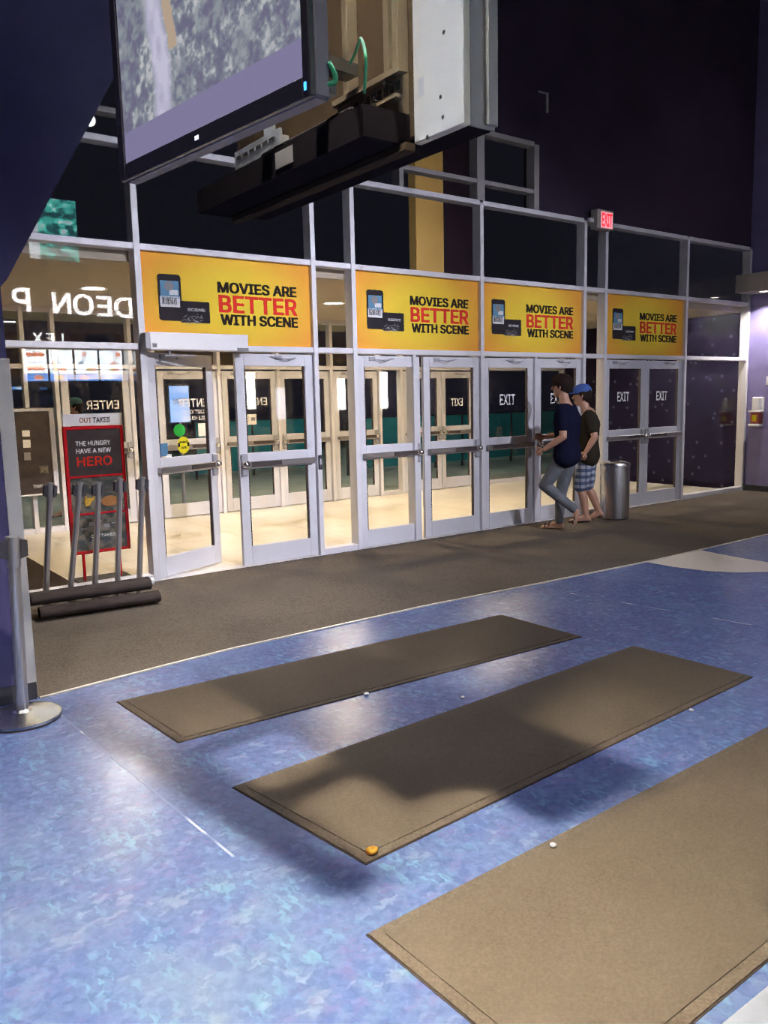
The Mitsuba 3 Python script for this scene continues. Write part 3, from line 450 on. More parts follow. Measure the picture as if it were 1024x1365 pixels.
def mosaic(key, fn, origin, du, dv, nu, nv, levels, k=1.0):
    """A lit picture: cells of one flat sheet, grouped by colour, each colour one emitting mesh."""
    origin, du, dv = (np.array(x, float) for x in (origin, du, dv)); uu, vv = np.meshgrid((np.arange(nu) + .5) / nu, (np.arange(nv) + .5) / nv, indexing='ij')
    c = fn(uu.ravel(), vv.ravel()); from scipy.cluster.vq import kmeans2
    cen, lab = kmeans2(c, levels, seed=2, minit='++'); i, j = np.divmod(np.arange(nu * nv), nv)
    for q in range(levels):
        w = np.nonzero(lab == q)[0]
        if not len(w): continue
        P0 = origin + (i[w] / nu)[:, None] * du + (j[w] / nv)[:, None] * dv; A, B = du / nu, dv / nv
        v = np.stack([P0, P0 + A, P0 + A + B, P0 + B], 1).reshape(-1, 3); f = (np.arange(len(w)) * 4)[:, None, None] + np.array([[0, 1, 2], [0, 2, 3]])
        z = num(key + '__picture'); scene[z] = mikit.ply(trimesh.Trimesh(v, f.reshape(-1, 3), process=False), 'm_bezel', emitter=emit(np.clip(cen[q], 0, None), k)); labels[z] = {'kind': 'stuff'}
def ss_(a, b, x): t = np.clip((x - a) / (b - a), 0, 1); return t * t * (3 - 2 * t)
def mx(a, b, t): return np.asarray(a) * (1 - np.asarray(t)[:, None]) + np.asarray(b) * np.asarray(t)[:, None]
def nf(x, y, z, o): return meshkit.fbm(np.stack([x, y, np.full_like(x, z)], -1), o)
def leaf_pic(s, t):
    f = nf(s * 7, t * 11, .3, 4); c = mx(mx((0.02, 0.10, 0.11), (0.10, 0.75, 0.62), ss_(.38, .62, f)), (0.85, 1.0, 0.95), ss_(.60, .75, f))
    return mx((0.75, 0.82, 0.9), c, ss_(.20, .22, s))
k = thing('wall_screen', 'screen with a teal leafy picture, mirrored high in the upper left glass', 'screen')
part(k, 'screen', box(1.50, 2.42, -9.505, -9.495, 4.47, 5.62), 'm_bezel'); mosaic(k + '__screen', lambda t, s_: leaf_pic(s_, t), (1.50, -9.493, 4.47), (0, 0, 1.15), (0.92, 0, 0), 60, 48, 8, 5.5)
part(k, 'case', box(1.48, 2.44, -9.6, -9.505, 4.44, 5.65, 0.005), 'm_black')
for (x, w, z0, z1), lab in zip(((6.02, 0.20, 1.50, 2.32), (8.49, 0.20, 1.42, 2.18), (9.79, 0.19, 1.42, 2.34), (11.14, 0.20, 1.47, 2.27), (13.25, 0.22, 1.62, 2.36)), ('second door', 'first narrow sidelight', 'third door', 'fourth door', 'fifth door')):
    k = thing('wall_lamp', f'tall glowing wall lamp mirrored in the glass of the {lab}', 'wall lamp', 'tall wall lamps mirrored in the doors')
    glow(k + '__diffuser', tm(lathe([(0, z0), (w / 2, z0), (w / 2, z1), (0, z1)], n=16), T().translate([x, -9.42, 0]).matrix), (1.0, 0.90, 0.68), 32)
    part(k, 'back_plate', box(x - .04, x + .04, -9.6, -9.57, z0, z1), 'm_grey_metal'); [part(k, 'bracket', box(x - .02, x + .02, -9.58, -9.40, z, z + .025), 'm_grey_metal') for z in (z0 - .03, z1 + .005)]
k = thing('poster_screen', 'pale blue lit poster screen on the back wall, mirrored beside the second door', 'screen')
glow(k + '__screen', box(6.70, 6.94, -9.50, -9.49, 1.25, 1.97), (0.55, 0.66, 1.0), 5.5); part(k, 'case', box(6.68, 6.96, -9.6, -9.505, 1.23, 1.99, 0.004), 'm_black')

# blue flared column at the left edge
cl = thing('column', 'dark blue flared column at the left edge of the picture', 'column', kind='structure')
m_ = tm(poly([(-7.9, 0.10), (-1.655, 0.10), (-1.655, 2.28), (-1.62, 2.32), (-1.0, 3.41), (-0.55, 4.21), (-0.2, 4.83), (0.2, 5.5), (0.2, 9.0), (-7.9, 9.0)], 0.75), XZ); m_.fix_normals(); m_.apply_translation([0, -2.55, 0])
part(cl, 'shaft', m_, 'm_blue_wall'); part(cl, 'skirting', box(-7.9, -1.645, -2.562, -1.8, 0.0, 0.10, 0.003), 'm_skirting', label='dark skirting of the column')
part(cl, 'corner_guard', box(-1.718, -1.642, -2.558, -2.545, 0.085, 1.905, 0.003), 'm_steel', label='brushed steel strip up the column edge'); part(cl, 'corner_guard', box(-1.656, -1.642, -2.545, -2.40, 0.085, 1.905, 0.003), 'm_steel')

# ------------------------------------------------------------------ screens hanging at the top
tv = thing('hanging_television', 'lit flat television with black bezel hanging at the top left', 'television')
u_, w_ = np.array([-0.121, 0.9926, 0]), np.array([-0.9926, -0.121, 0]); TVM = np.eye(4); TVM[:3, 0], TVM[:3, 1], TVM[:3, 2], TVM[:3, 3] = u_, w_, (0, 0, 1), (-1.367, -5.24, 2.5)
def tp(k, n, m, mt, smooth=False, **kw): return part(k, n, tm(m, TVM), mt, smooth, **kw)
W, H = 1.185, 0.76
tp(tv, 'case', box(0, W, -0.075, -0.012, 0, H, 0.01), 'm_tv_case')
for a, b, c, d, n_ in ((0, 0.035, 0, H, 'bezel'), (W - 0.045, W, 0, H, 'bezel'), (0.035, W - 0.045, 0, 0.058, 'bezel'), (0.035, W - 0.045, H - 0.04, H, 'bezel')): tp(tv, n_, box(a, b, -0.014, 0.006, c, d, 0.003), 'm_bezel')
def tv_pic(s, t):
    f = nf(s * 26, t * 17, 2.0, 4); g = nf(s * 70, t * 48, 5.0, 3); lo = nf(s * 5, t * 4, 9.0, 3)
    c = mx((0.13, 0.12, 0.20), (0.25, 0.30, 0.31), ss_(.28, .74, .65 * f + .35 * g)); c = mx(c, (0.56, 0.55, 0.57), .75 * ss_(.50, .72, .6 * f + .4 * g) * ss_(.40, .60, lo + .25 * s - .1))
    x = s + .05 * (t - .4) + .02 * (nf(t * 6, s * 0, 2.0, 1) - .5); tr = ss_(.19, .24, x) * (1 - ss_(.29, .35, x))
    c = mx(c, mx((0.42, 0.40, 0.56), (0.60, 0.58, 0.70), nf(s * 30, t * 8, 0.0, 1)), .9 * tr); c = mx(c, (0.50, 0.36, 0.22), .8 * ss_(.315, .335, x) * (1 - ss_(.365, .39, x)) * ss_(.42, .48, t))
    return mx((0.20, 0.18, 0.31), c, ss_(.16, .17, t))
scr = tp(tv, 'screen', box(0.035, W - 0.045, -0.012, -0.004, 0.058, H - 0.04), 'm_bezel', label='lit picture of a tree trunk and leaves')
pt = lambda a, b, c: (TVM @ np.array([a, b, c, 1.0]))[:3]
mosaic(scr, tv_pic, pt(W - 0.045, -0.002, 0.058), -u_ * (W - 0.08), (0, 0, H - 0.098), 220, 140, 16)
k = tp(tv, 'power_light', box(0.016, 0.025, 0.006, 0.009, 0.018, 0.040), 'm_bezel', label='blue power light'); scene[k]['emitter'] = emit((0.05, 0.35, 1.0), 2.5)
k = tp(tv, 'badge', cat(*[box(0.60 + q, 0.605 + q, 0.006, 0.008, 0.022, 0.036) for q in (0, 0.009, 0.018)]), 'm_bezel', label='small glowing badge'); scene[k]['emitter'] = emit((0.8, 0.85, 1.0), 1.4)
tp(tv, 'connector', cat(box(0.02, 0.06, -0.11, -0.075, 0.03, 0.06), cyl((0.05, -0.09, 0.09), (0.05, -0.09, 0.20), 0.006, n=8)), 'm_dark_plastic')
tp(tv, 'mount', cat(box(0.25, 0.9, -0.12, -0.075, 0.25, 0.33, 0.006), box(0.35, 0.42, -0.50, -0.11, 0.27, 0.31), box(0.72, 0.79, -0.50, -0.11, 0.27, 0.31)), 'm_black')
cb = thing('cable', 'green cable looping behind the television', 'cable')
part(cb, 'wire', path_tube([(-1.03, -4.95, 2.75), (-1.10, -5.10, 2.745), (-1.16, -5.20, 2.71), (-1.18, -5.245, 2.65), (-1.17, -5.23, 2.60), (-1.14, -5.18, 2.57)], 0.005), 'm_green', 40)
part(cb, 'plug', path_tube([(-1.30, -5.235, 2.60), (-1.285, -5.24, 2.565), (-1.29, -5.235, 2.55), (-1.31, -5.225, 2.545)], 0.008), 'm_green', 40)
t2 = thing('display_back', 'back of a second hanging display with a bright steel edge plate, rails and black tray', 'display')
x2, ya, yb, zb, zt = -0.83, -5.30, -3.75, 2.50, 3.45
part(t2, 'case', box(x2 + 0.02, -0.70, ya + 0.012, yb, zb, zt, 0.008), 'm_soot'); part(t2, 'end_cap', box(x2 + 0.02, -0.70, ya + 0.003, ya + 0.012, zb, zt, 0.002), 'm_grey_metal'); part(t2, 'back_panel', box(x2, x2 + 0.02, -5.04, yb + 0.02, zb + 0.03, zt - 0.02, 0.003), 'm_brown_panel')
ep = part(t2, 'edge_plate', box(x2 - 0.012, x2 + 0.02, ya, -5.05, zb, zt, 0.003), 'm_cream_metal', label='bright cream steel plate')
for (y, z) in ((-5.21, 2.80), (-5.19, 2.61), (-5.20, 2.545), (-5.12, 2.505)): q = num(ep + '__hole'); scene[q] = mikit.ply(cyl((x2 - 0.0125, y, z), (x2 - 0.008, y, z), 0.007, n=12), 'm_black')
q = ep + '__label'; scene[q] = mikit.ply(box(x2 - 0.0126, x2 - 0.010, -5.105, -5.075, 2.64, 2.70), 'm_white')
part(t2, 'side_rib', box(-0.745, -0.70, ya - 0.012, ya + 0.004, zb + 0.01, zt, 0.003), 'm_grey_metal')
for a, b in ((-5.015, -4.985), (-4.965, -4.935), (-4.72, -4.685)): part(t2, 'rail', box(x2 - 0.05, x2, a, b, zb + 0.08, 9.0, 0.003), 'm_tan_metal', label='upright rail')
hr = part(t2, 'cross_rail', cat(box(x2 - 0.085, x2 - 0.05, -5.07, -4.66, 2.715, 2.735), box(x2 - 0.06, x2 - 0.05, -5.05, -4.66, 2.65, 2.715), box(x2 - 0.085, x2 - 0.05, -5.05, -4.66, 2.64, 2.652)), 'm_tan_metal', label='perforated cross rail')
for i in range(10): scene[num(hr + '__slot')] = mikit.ply(box(x2 - 0.062, x2 - 0.059, -5.04 + 0.035 * i, -5.02 + 0.035 * i, 2.672, 2.70), 'm_black')
[part(t2, 'bolt', cyl((x2 - 0.09, a_, z), (x2 - 0.04, a_, z), 0.008, n=10), 'm_chrome') for a_, z in ((-4.93, 2.665), (-4.99, 2.70))]
part(t2, 'tray', cat(box(-1.04, x2 - 0.012, -5.03, yb + 0.03, zb, 2.515), box(-1.04, -1.025, -5.03, yb + 0.03, 2.515, 2.60), box(-1.025, x2 - 0.012, -5.03, -5.01, 2.515, 2.60), box(-1.0, x2 - 0.06, -4.9, -4.25, 2.515, 2.64, 0.01)), 'm_soot', label='black tray below the display')
part(t2, 'lip', box(x2 - 0.06, x2 - 0.012, -5.06, yb, zb - 0.03, zb, 0.004), 'm_brown_panel')
fb = part(t2, 'far_bracket', cat(box(-0.91, -0.895, -4.26, -3.85, 2.655, 2.755, 0.003), box(-0.912, -0.896, -4.21, -4.13, 2.60, 2.86, 0.003), box(-0.912, -0.897, -4.06, -3.88, 2.515, 2.62, 0.003), box(-0.90, x2, -4.2, -4.15, 2.66, 2.75)), 'm_cream_metal', label='pale slotted bracket at the far end')
for bb in [(-0.914, -0.909, -4.22 + 0.06 * i, -4.18 + 0.06 * i, 2.715, 2.728) for i in range(6)] + [(-0.915, -0.909, -4.03, -3.97, 2.57, 2.66)]: scene[num(fb + '__slot')] = mikit.ply(box(*bb), 'm_black')
part(t2, 'tag', box(-1.043, -1.04, -4.58, -4.45, 2.525, 2.585), 'm_grey_metal')

# ------------------------------------------------------------------ exit sign, dispenser, bin, stanchions
es = thing('exit_sign', 'lit red EXIT sign on the top bar of the glazing', 'exit sign')
part(es, 'housing', box(6.17, 6.50, -0.19, -0.07, 3.80, 4.045, 0.008), 'm_soffit'); part(es, 'stem', box(6.09, 6.17, -0.13, -0.09, 3.885, 3.935), 'm_frame')
fk = part(es, 'face', box(6.235, 6.468, -0.195, -0.19, 3.815, 4.02), 'm_white', label='glowing pink face'); scene[fk]['emitter'] = emit((1.0, 0.20, 0.24), 0.75)
lk = fk + '__lettering'; scene[lk] = mikit.ply(text('EXIT', 6.25, 6.455, 3.835, 4.0, -0.195, 0.003), 'm_red_ink', emitter=emit((1.0, 0.03, 0.06), 1.0))
sd = thing('sanitizer_dispenser', 'white and red hand sanitizer dispenser on the purple side wall', 'dispenser')
part(sd, 'back_plate', box(10.185, 10.2, -0.36, -0.17, 1.10, 1.55, 0.004), 'm_white'); part(sd, 'cap', box(10.08, 10.185, -0.325, -0.205, 1.33, 1.545, 0.015), 'm_white'); part(sd, 'shelf', box(10.06, 10.185, -0.37, -0.155, 1.30, 1.335, 0.01), 'm_white'); part(sd, 'bottle', box(10.08, 10.185, -0.345, -0.18, 1.12, 1.30, 0.02), 'm_dispenser_red'); part(sd, 'drip_tray', box(10.06, 10.185, -0.36, -0.165, 1.075, 1.115, 0.008), 'm_white')
part(sd, 'label', box(10.077, 10.08, -0.30, -0.225, 1.16, 1.26), 'm_sticker_yellow')
sw = thing('wall_switch', 'white switch plate on the purple side wall cut by the right edge of the picture', 'switch'); part(sw, 'plate', box(10.19, 10.2, -0.46, -0.375, 1.74, 1.88, 0.003), 'm_white'); part(sw, 'rocker', box(10.182, 10.19, -0.43, -0.405, 1.79, 1.83, 0.003), 'm_white')
bn = thing('waste_bin', 'round stainless steel waste bin standing beside the walking men', 'bin'); bc = (6.13, -0.56, 0.0072)
part(bn, 'body', lathe([(0, 0.012), (0.185, 0.012), (0.188, 0.03), (0.188, 0.70), (0.180, 0.70), (0.180, 0.10), (0, 0.10)], bc, 48), 'm_bin', 30); part(bn, 'foot_ring', lathe([(0.15, 0.007), (0.186, 0.007), (0.186, 0.014), (0.15, 0.014), (0.15, 0.007)], bc, 48), 'm_black', 30)
part(bn, 'rim', lathe([(0.178, 0.695), (0.192, 0.695), (0.195, 0.725), (0.185, 0.745), (0.13, 0.760), (0.12, 0.752), (0.12, 0.735), (0.178, 0.72), (0.178, 0.695)], bc, 48), 'm_chrome', 40); part(bn, 'liner', lathe([(0, 0.60), (0.122, 0.60), (0.122, 0.742), (0.118, 0.742), (0.118, 0.606), (0, 0.606)], bc, 40), 'm_black', 30)
def stanchion(k, base, top, r=0.024, base_r=0.0, head=0.05):
    base, top = np.array(base, float), np.array(top, float); d = (top - base) / np.linalg.norm(top - base)
    part(k, 'post', cyl(base + d * 0.02, top - d * 0.15, r, n=24), 'm_post', 30); part(k, 'sleeve', cyl(top - d * 0.16, top - d * 0.0, r * 1.22, n=24), 'm_post', 30)
    s1 = np.cross(d, [0, 1, 0]); s1 /= np.linalg.norm(s1); c = top - d * 0.065; h = d * 0.05
    hd = part(k, 'belt_head', cat(cyl(c - h, c + h, r * 1.15, n=12), *[M(m3.Manifold.hull_points(np.array([c + s * s1 * head * 1.12 + e1 * h * 0.8 + np.array([0, e2 * 0.022, 0]) for e1 in (-1, 1) for e2 in (-1, 1)] + [c + s * s1 * head * 0.5 + e1 * h + np.array([0, e2 * 0.030, 0]) for e1 in (-1, 1) for e2 in (-1, 1)]))) for s in (-1, 1)]), 'm_dark_plastic', label='black belt head')
    if base_r:
        part(k, 'base', lathe([(0, 0.004), (base_r * 0.97, 0.004), (base_r, 0.012), (base_r * 0.99, 0.024), (base_r * 0.8, 0.036), (0.05, 0.046), (0.036, 0.06), (0, 0.06)], (base[0], base[1], 0), 48), 'm_chrome', 35, label='round polished base'); part(k, 'foot_ring', lathe([(base_r * 0.8, 0.0005), (base_r * 0.985, 0.0005), (base_r * 0.985, 0.006), (base_r * 0.8, 0.006), (base_r * 0.8, 0.0005)], (base[0], base[1], 0), 48), 'm_rubber', 35)
    else: part(k, 'foot', cyl(base, base + d * 0.03, r * 1.3, n=20), 'm_black', 30)
k = thing('stanchion_post', 'chrome belt stanchion on a round polished base in front of the blue column', 'stanchion'); stanchion(k, (-1.785, -2.83, 0.0), (-1.765, -2.85, 0.985), 0.031, 0.195, 0.06)
PL = [((-1.098, 0.008), (-0.98, 1.045), 'leaning chrome stanchion nearest to the blue column, first of the row of five'), ((-0.912, 0.008), (-0.75, 1.03), 'leaning chrome stanchion in front of the left frame of the sign stand, second of five'), ((-0.706, 0.008), (-0.60, 1.02), 'leaning chrome stanchion in the middle of the row of five'), ((-0.515, 0.008), (-0.42, 1.035), 'leaning chrome stanchion before the right frame of the sign stand, fourth of five'), ((-0.325, 0.008), (-0.23, 1.035), 'leaning chrome stanchion beside the frame post of the open door, last of five')]
for (a, za), (b, zb_), lab in PL:
    k = thing('stanchion_post', lab, 'stanchion', 'row of stanchions behind the rolled mats'); stanchion(k, (a, -0.55, za), (b, -0.55, zb_), 0.023, 0, 0.045)
def roll(k, x0, x1, y, z, ry, rz, turns=2.6, yaw=0.0):
    t = np.linspace(0, 2 * math.pi * turns, int(30 * turns)); s = 1 - 0.6 * t / t[-1]; th = 0.010
    cx = np.stack([np.cos(t) * s, np.sin(t) * s], 1); o = cx * (ry, rz); i = cx * (ry - th, rz - th)
    pl = np.vstack([o, i[::-1]]); m = poly(pl, x1 - x0)
    v = m.vertices.copy(); m.vertices = np.stack([x0 + v[:, 2], y + v[:, 0], z + v[:, 1]], 1); m.fix_normals()
    return part(k, 'sheet', tm(m, T().translate([x0, y, 0]).matrix @ np.array(T().rotate([0, 0, 1], yaw).matrix) @ np.array(T().translate([-x0, -y, 0]).matrix)), 'm_roll')
k = thing('rolled_mat', 'dark rolled mat right at the feet of the leaning stanchions', 'mat'); roll(k, -1.235, -0.30, -0.69, 0.155, 0.095, 0.058, 2.6, -4)
part(k, 'tie', tm(cyl((0, 0, 0), (0.05, 0, 0), 0.030, n=14), T().translate([-0.31, -0.745, 0.165]).matrix), 'm_print_white', 30, label='pale core end')
k = thing('rolled_mat', 'dark rolled mat in front of the other one, nearer to the viewer', 'mat'); roll(k, -1.20, -0.27, -0.80, 0.062, 0.085, 0.052, 2.3, -5)

# ------------------------------------------------------------------ people
_SPH = {}
def sph(p, r):
    n = 10 if r < 0.02 else 18
    return m3.Manifold.sphere(r, n).translate([float(x) for x in p])
def chains(*cs): 
    out = []
    for c in cs:
        s = [m3.Manifold.batch_hull([sph(p, r) for p, r in (g if isinstance(g, list) else [g])]) for g in c]
        out += [m3.Manifold.batch_hull([a, b]) for a, b in zip(s, s[1:])] if len(s) > 1 else s
    return m3.Manifold.batch_boolean(out, m3.OpType.Add)
def soften(man, res, it=8):
    m = M(man.simplify(0.001).refine_to_length(res)); trimesh.smoothing.filter_taubin(m, 0.5, 0.53, it); m.fix_normals(); return m
def cloth(m, amp=0.006, f=14, seed=1):
    n = m.vertex_normals; m.vertices = m.vertices + n * ((meshkit.fbm(m.vertices * f, 3, seed) - 0.5) * 2 * amp)[:, None]; return m
def person(label, o, f, J, skin, shirt, trousers, hair, h=1.0, long_legs=True, cap=None, hair_vol=1.0, sandal=True, shoe_m='m_black', res=0.014, bulk=1.0):
    k = thing('person', label, 'person'); f = np.array([*f, 0.0]); f /= np.linalg.norm(f); l = np.array([-f[1], f[0], 0]); o = np.array([*o, 0.0 if label.startswith('person') else 0.0072])
    W = lambda a, b, z: o + f * a * h + l * b * h + np.array([0, 0, z * h])
    Q = {n: W(*v) for n, v in J.items()}; up = np.array([0, 0, 1.0])
    def sides(c, w, r, d=l): return [(c + d * w * h * bulk, r * h * (0.5 + 0.5 * bulk)), (c - d * w * h * bulk, r * h * (0.5 + 0.5 * bulk))]
    hd = Q['head']; hf = f; torso = [sides(Q['pel'], .085, .095), sides(Q['waist'], .075, .090), sides(Q['chest'], .085, .105), [*sides(Q['chest'] * .25 + (Q['shL'] + Q['shR']) / 2 * .75, .12, .070)]]
    bones = [torso, [((Q['shL'] + Q['shR']) / 2 + up * .02, .075 * h), (Q['neck'] + up * .01, .058 * h), (hd - up * .07 * h - hf * .01, .054 * h)],
             [[(hd + up * .02 * h - hf * .02, .092 * h), (hd + up * .03 * h + hf * .02, .085 * h)], [(hd - up * .06 * h + hf * .03, .058 * h), (hd - up * .02 * h + hf * .035, .064 * h)], (hd - up * .10 * h + hf * .062, .030 * h)],
             [(hd + up * .01 * h + hf * .098 * h, .010 * h), (hd - up * .03 * h + hf * .118 * h, .013 * h)]]
    for s in (1, -1): bones.append([(hd + l * s * .086 * h + up * .02 * h - hf * .01, .016 * h), (hd + l * s * .083 * h - up * .025 * h, .011 * h)])
    for S, s in (('L', 1), ('R', -1)):
        sh, el, wr, ha = (Q[x + S] for x in ('sh', 'el', 'wr', 'ha')); bones.append([(sh, .060 * h), (sh * .55 + el * .45, .052 * h), (el, .042 * h), (el * .65 + wr * .35, .042 * h), (wr, .028 * h)])
        d = (ha - wr) / np.linalg.norm(ha - wr); t = np.cross(d, l * s); t /= np.linalg.norm(t); wv = np.cross(t, d); cu = l * -s
        pal = wr + d * .085 * h; bones.append([[(wr + d * .02, .022 * h)], [(pal + wv * .028 * h, .014 * h), (pal - wv * .028 * h, .014 * h)]])
        wv2 = t
        pal0 = wr + d * .088 * h
        for i, (off, ln) in enumerate(((.036, .062), (.012, .070), (-.012, .066), (-.034, .052))):
            a = pal0 + wv2 * off * h * 0.9; b = a + (d * .8 + cu * .35) * ln * .55 * h; c = b + (d * .45 + cu * .8) * ln * .5 * h
            bones.append([(a - d * .03 * h, .011 * h), (a, .0105 * h), (b, .0095 * h), (c, .0085 * h)])
        th = wr + d * .035 * h + wv2 * .022 * h; bones.append([(th, .014 * h), (th + (wv2 * .8 + d * .6) * .035 * h, .012 * h), (th + (wv2 * .7 + d * .9) * .062 * h, .010 * h)])
        hp, kn, an, to = (Q[x + S] for x in ('hip', 'kn', 'an', 'to')); bones.append([(hp, .088 * h), (hp * .6 + kn * .4, .078 * h), (kn, .056 * h), (kn * .68 + an * .32 - f * .012, .057 * h), (an, .038 * h)])
        fd = to - an; fd[2] *= .3; fd /= np.linalg.norm(fd); sd = np.cross(up, fd); he = an - fd * .035 * h - up * .045 * h
        bones.append([[(an, .036 * h), (he, .030 * h)], [(to - fd * .06 * h + sd * .025 * h, .022 * h), (to - fd * .06 * h - sd * .025 * h, .020 * h)], [(to + sd * .022 * h, .016 * h), (to - sd * .024 * h, .014 * h)]])
    part(k, 'body', soften(chains(*bones), res), skin, True)
    e = lambda x: part(k, 'eye', ball(hd + up * .015 * h + f * .088 * h + l * x * .032 * h, .011 * h), 'm_eye', True)
    e(1); e(-1)
    # shirt
    g = .014 * h; bs = [[[(p + up * .015 if 0 else p, r + g) for p, r in s] for s in torso]]; bs[0][0] = [(p - up * .03 * h, r + 1.25 * g) for p, r in bs[0][0]]
    for S in 'LR':
        sh, el = Q['sh' + S], Q['el' + S]; bs.append([(sh, .072 * h), (sh * .35 + el * .65, .066 * h)]); bs.append([sides(Q['chest'] * .2 + (Q['shL'] + Q['shR']) / 2 * .8, .10, .08), (sh, .070 * h)])
    part(k, 'shirt', cloth(soften(chains(*bs), res), .007), shirt, True)
    bs = [[sides(Q['waist'] * .3 + Q['pel'] * .7, .080, .094), sides(Q['pel'] - up * .06 * h, .078, .099)]]
    for S in 'LR':
        hp, kn, an = Q['hip' + S], Q['kn' + S], Q['an' + S]
        bs.append([(hp, .102 * h), (hp * .5 + kn * .5, .090 * h), (kn, .070 * h), (kn * .6 + an * .4, .066 * h), (an * .93 + kn * .07, .052 * h)] if long_legs else [(hp, .105 * h), (hp * .5 + kn * .5, .096 * h), (hp * .02 + kn * .98, .088 * h)])
    part(k, 'trousers' if long_legs else 'shorts', cloth(soften(chains(*bs), res), .006, seed=5), trousers, True)
    hv = hair_vol; hb = [[[(hd + up * .040 * h - f * .025, .098 * h * hv), (hd + up * .055 * h + f * .03, .085 * h * hv)], [(hd - up * .03 * h - f * .06, .062 * h)]]]
    for s in (1, -1): hb.append([(hd + up * .03 * h + l * s * .055 * h, .048 * h), (hd - up * .02 * h + l * s * .062 * h - f * .03, .034 * h)])
    part(k, 'hair', cloth(soften(chains(*hb), res), .010 * hv, 30, 3), hair, True)
    if cap:
        cb_ = chains([[(hd + up * .058 * h - f * .02, .098 * h), (hd + up * .058 * h + f * .03, .092 * h)]]).trim_by_plane([0, 0, 1], float(hd[2] + .030 * h))
        br = chains([[(hd + up * .045 * h + f * .08 + l * .06 * h, .008), (hd + up * .045 * h + f * .08 - l * .06 * h, .008)], [(hd + up * .035 * h + f * .17 + l * .04 * h, .006), (hd + up * .035 * h + f * .17 - l * .04 * h, .006)]])
        ck = part(k, 'cap', M(cb_ + br), cap, 40); 
    for S in 'LR':
        an, to = Q['an' + S], Q['to' + S]; fd = to - an; ln = np.linalg.norm(fd); fd = fd / ln; sd = np.cross(up, fd); sd /= np.linalg.norm(sd); nn = np.cross(fd, sd)
        he = an - fd * .04 * h - up * 0.072 * h; te = to + fd * .02 * h - up * .012 * h
        so = M(m3.Manifold.batch_hull([sph(he + sd * .02, .012), sph(he - sd * .02, .012), sph(te - fd * .06 + sd * .034, .010), sph(te - fd * .06 - sd * .034, .010), sph(te + sd * .018, .009), sph(te - sd * .018, .009)]))
        sk = part(k, 'sandal' if sandal else 'shoe', so, 'm_sole' if sandal else shoe_m, 40)
        if sandal:
            for q_ in (.035, .085):
                c = to - fd * q_ * h; pts = [c + sd * .045 * h * math.cos(a) + up * .036 * h * max(0, math.sin(a)) - up * .008 for a in np.linspace(0, math.pi, 7)]
                z = num(sk + '__strap'); scene[z] = mikit.ply(path_tube(pts, .007, 6), 'm_strap')
    return k
prin('m_skin', (0.46, 0.25, 0.17), 0.5); prin('m_hair', (0.020, 0.012, 0.010), 0.85, specular=0.15); prin('m_eye', (0.03, 0.025, 0.02), 0.3)
diff('m_navy', (0.011, 0.012, 0.030)); diff('m_jeans', proc(lambda p, n, uv: mix((0.10, 0.11, 0.13), (0.20, 0.21, 0.23), fbm(p.x * 12, p.y * 12, p.z * 8, 3)))); diff('m_olive', (0.030, 0.026, 0.020)); diff('m_cap_blue', (0.07, 0.13, 0.38)); diff('m_sole', (0.45, 0.36, 0.26)); diff('m_strap', (0.03, 0.025, 0.025))
diff('m_plaid', proc(lambda p, n, uv: mix(mix((0.34, 0.38, 0.46), (0.10, 0.13, 0.22), smoothstep(0.45, 0.55, 0.5 + 0.5 * dr.sin(p.z * 75))), (0.05, 0.05, 0.08), 0.5 * smoothstep(0.6, 0.7, 0.5 + 0.5 * dr.sin((p.x - p.y) * 60)))))
diff('m_teal_shirt', (0.10, 0.22, 0.22)); diff('m_brown_shorts', (0.26, 0.17, 0.10))
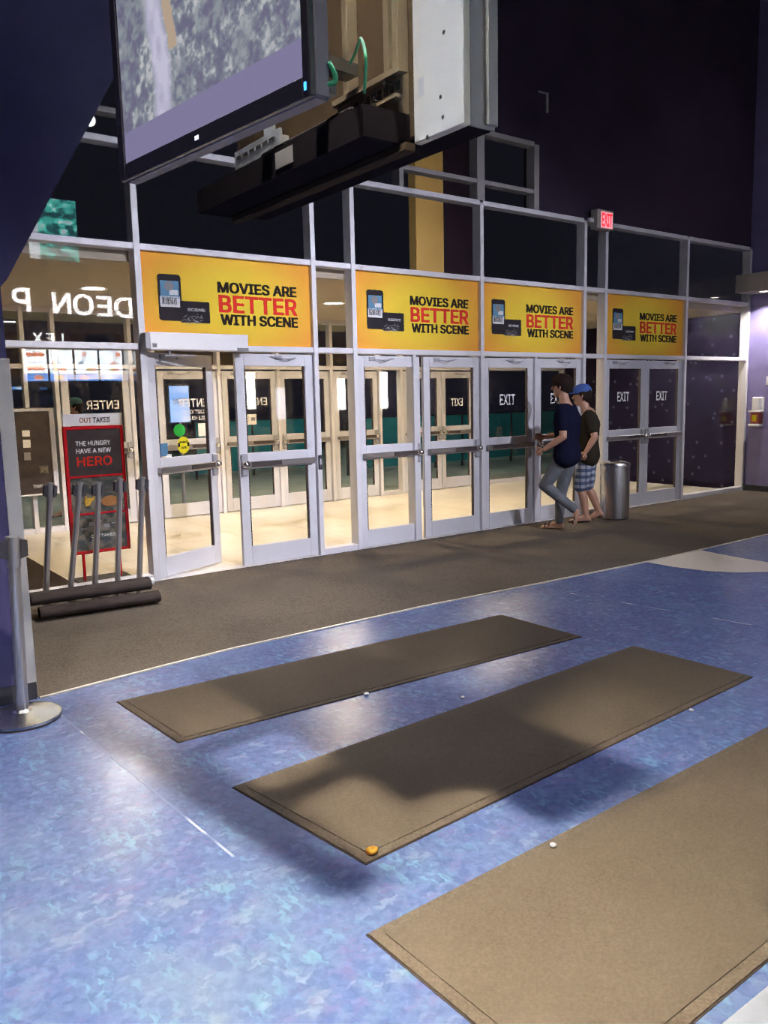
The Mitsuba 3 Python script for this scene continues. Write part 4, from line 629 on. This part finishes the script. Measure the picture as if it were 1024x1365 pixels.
person('man in navy T-shirt, grey jeans and striped sandals walking in front of the doors', (4.90, -0.80), (-0.45, 0.89), dict(head=(.07, .0, 1.745), neck=(.03, 0, 1.55), chest=(0, 0, 1.34), waist=(0, 0, 1.10), pel=(0, 0, .95), shL=(.01, .235, 1.47), elL=(-.03, .31, 1.16), wrL=(.20, .29, 1.01), haL=(.30, .26, .96),
       shR=(.01, -.235, 1.47), elR=(.08, -.30, 1.17), wrR=(.32, -.22, 1.13), haR=(.42, -.17, 1.14), hipL=(.03, .095, .90), knL=(.24, .11, .56), anL=(-.14, .11, .27), toL=(-.10, .12, .09), hipR=(0, -.095, .90), knR=(.09, -.095, .48), anR=(.12, -.10, .085), toR=(.32, -.10, .026)), 'm_skin', 'm_navy', 'm_jeans', 'm_hair', hair_vol=1.12, bulk=1.35)
person('man in blue cap, dark T-shirt and plaid shorts walking beside the steel bin', (5.67, -0.50), (-0.60, 0.80), dict(head=(.09, 0, 1.625), neck=(.05, 0, 1.44), chest=(0, 0, 1.26), waist=(0, 0, 1.03), pel=(0, 0, .89), shL=(.0, .19, 1.38), elL=(-.08, .25, 1.11), wrL=(.02, .25, .94), haL=(.06, .24, .86),
       shR=(0, -.19, 1.38), elR=(-.02, -.25, 1.10), wrR=(.10, -.24, .95), haR=(.15, -.23, .88), hipL=(.02, .09, .83), knL=(.10, .10, .47), anL=(.02, .10, .085), toL=(.22, .10, .026), hipR=(0, -.09, .83), knR=(.02, -.09, .46), anR=(-.13, -.10, .12), toR=(.04, -.11, .028)), 'm_skin', 'm_olive', 'm_plaid', 'm_hair', long_legs=False, cap='m_cap_blue', sandal=False, shoe_m='m_black', bulk=1.25)
person('person in a teal shirt and brown shorts walking outside, seen through the left window', (0.92, 5.35), (-0.9, 0.3), dict(head=(-.02, 0, 1.63), neck=(-.02, 0, 1.45), chest=(0, 0, 1.27), waist=(0, 0, 1.03), pel=(0, 0, .89), shL=(.0, .19, 1.38), elL=(-.10, .25, 1.12), wrL=(.06, .24, .97), haL=(.12, .22, .93),
       shR=(0, -.19, 1.38), elR=(.06, -.25, 1.12), wrR=(.24, -.22, 1.08), haR=(.32, -.2, 1.08), hipL=(.02, .09, .83), knL=(.16, .10, .48), anL=(.22, .10, .085), toL=(.42, .10, .026), hipR=(0, -.09, .83), knR=(-.08, -.09, .47), anR=(-.34, -.10, .20), toR=(-.20, -.11, .06)), 'm_skin', 'm_teal_shirt', 'm_brown_shorts', 'm_hair', long_legs=False, cap='m_teal_shirt', sandal=False, shoe_m='m_black', res=0.02)
